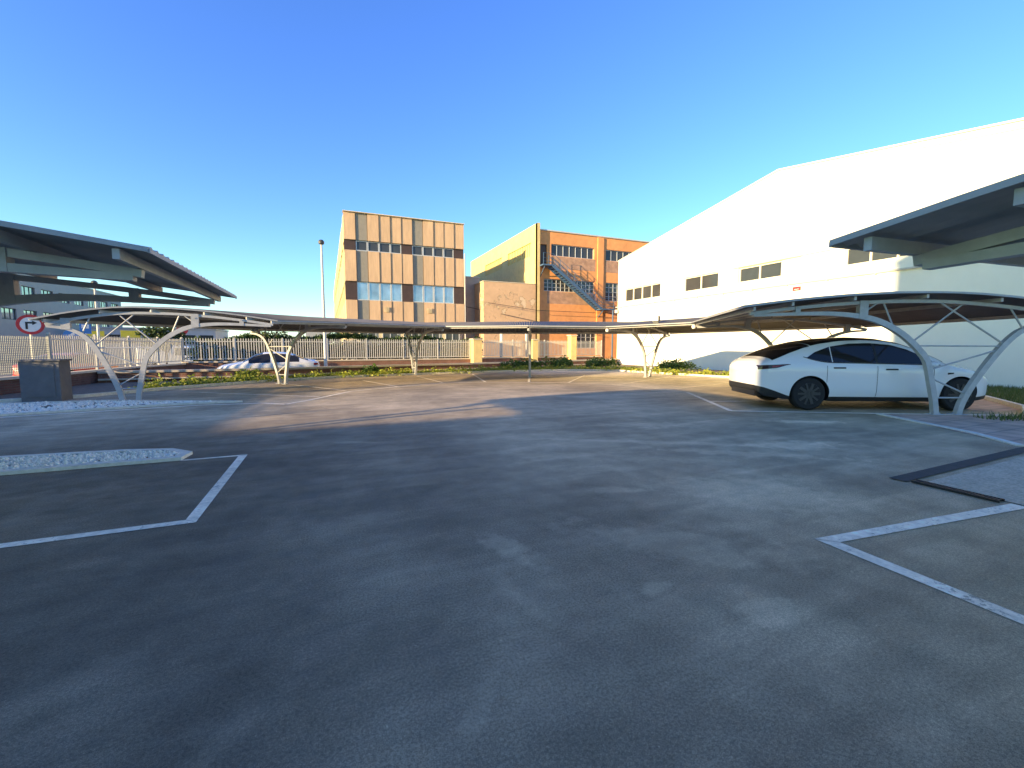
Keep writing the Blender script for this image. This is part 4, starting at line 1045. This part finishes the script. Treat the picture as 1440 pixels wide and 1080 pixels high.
# ------------------------------------------------------------------ signs and lamps beyond the fence
def disc(c, r, ang, m, mb=None, th=.012, n=28, off=0):
    """upright disc facing direction ang (deg from +x)"""
    mb = mb or MB(); a_ = R(ang); nx, ny = math.cos(a_), math.sin(a_); v = []
    for d in (off, off+th):
        for k in range(n):
            q = 2*math.pi*k/n; v.append((c[0]+nx*d-ny*math.cos(q)*r, c[1]+ny*d+nx*math.cos(q)*r, c[2]+math.sin(q)*r))
    return mb.add(v, [tuple(range(n-1,-1,-1)), tuple(range(n,2*n))]+[(k,(k+1)%n,n+(k+1)%n,n+k) for k in range(n)])
def onface(c, ang, pts, off, th):
    a_ = R(ang); nx, ny = math.cos(a_), math.sin(a_)
    # pts (s,z): s to the right as seen by a viewer facing the sign
    v = [(c[0]+nx*d-ny*s_, c[1]+ny*d+nx*s_, c[2]+z) for d in (off,off+th) for s_, z in pts]; n = len(pts)
    return MB().add(v, [tuple(range(n-1,-1,-1)), tuple(range(n,2*n))]+[(k,(k+1)%n,n+(k+1)%n,n+k) for k in range(n)])
c = (-8.8,19.1,2.1); an = -62
t = thing('road_sign','round red-ringed white sign with black bent arrow above the mesh fence','sign',(c[0],c[1],-.3),'road signs beyond the fence')
put('disc', disc(c,.32,an,None), M['red'], t); put('face', disc(c,.235,an,None,th=.004,off=.013), M['white'], t)
put('arrow', onface(c,an,[(-.115,-.15),(-.06,-.15),(-.06,.03),(.04,.03),(.04,-.015),(.15,.06),(.04,.13),(.04,.085),(-.115,.085)],.018,.003), M['black'], t)
put('post', MB().tube([(c[0]-.04,c[1]+.06,-.3),(c[0]-.04,c[1]+.06,2.3)], .03, 8), M['pole'], t)
def roundsign(c, r, an, cols, label, bar=None):
    t = thing('road_sign',label,'sign',(c[0],c[1],-.3),'road signs beyond the fence')
    put('disc', disc(c,r,an,None), M[cols[0]], t); put('mark', onface(c,an,bar,.013,.004), M[cols[1]], t)
    put('post', MB().tube([(c[0],c[1]+.06,-.3),(c[0],c[1]+.06,c[2]+r)], .03, 8), M['pole'], t)
roundsign((-10.9,26.6,1.9),.27,-66,('blue','white'),'round blue sign peeping over the bar fence at left',[(-.16,-.05),(.08,.14),(.14,.06),(-.1,-.13)])
roundsign((-9.4,37.6,2.55),.34,-75,('red','white'),'round red sign with white bar behind the left carport frame',[(-.22,-.06),(.22,-.06),(.22,.06),(-.22,.06)])
t = thing('board_sign','square blue board sign on a post beyond the left fence','sign',(-11.5,29.5,-.3),'road signs beyond the fence')
put('board', onface((-11.5,29.5,2.35),-65,[(-.22,-.3),(.22,-.3),(.22,.3),(-.22,.3)],0,.02), M['blue'], t); put('mark', onface((-11.5,29.5,2.42),-65,[(-.14,-.1),(.14,-.1),(.14,.1),(-.14,.1)],.022,.004), M['white'], t); put('post', MB().tube([(-11.5,29.56,-.3),(-11.5,29.56,2.6)],.03,8), M['pole'], t)
for (x, y, w_, lb) in ((-17.5,46,.7,'yellow board left of two beyond the fence'),(-14.4,44,.6,'yellow board right of two, beside the small tree')):
    t = thing('yellow_board',lb,'sign',(x,y,-.3),'yellow boards beyond the fence')
    put('board', MB().obox((x,y,2.35),R(20),w_,.04,.3), M['yellowsign'], t); put('post', MB().tube([(x-.5,y+.06,-.3),(x-.5,y+.06,1.9)],.04,6).tube([(x+.5,y+.06,-.3),(x+.5,y+.06,1.9)],.04,6), M['pole'], t)
def lamp(x, y, h, r, label, arm=True):
    t = thing('street_lamp',label,'street lamp',(x,y,-.3),'street lamps')
    put('pole', MB().tube([(x,y,-.3),(x,y,h*.5),(x,y,h)],[r*1.25,r,r*.7],10), M['pole'], t)
    put('foot', MB().lathe([(r*2,0),(r*2,.25),(r*1.3,.45)],(x,y,-.3),'z',10), M['pole'], t)
    put('lamp_head', MB().lathe([(.06,0),(.14,.05),(.15,.16),(.10,.24),(.02,.27)],(x,y,h),'z',12), M['lampbox'], t)
lamp(-.10,25.6,6.75,.075,'tall slim street lamp left of the tan panelled block')
lamp(-11.7,31.4,4.75,.06,'thin white street lamp in front of the grey office')
for (x, y, h, lb) in ((11.75,29.7,3.1,'white post beside the dark edge-on carport frame'),(14.2,30.6,2.6,'white post between the two narrow yellow pillars')):
    tag(put('post', MB().tube([(x,y,-.3),(x,y,h)], .12, 8), M['farwall']), lb, 'post', 'white posts in the back fence')
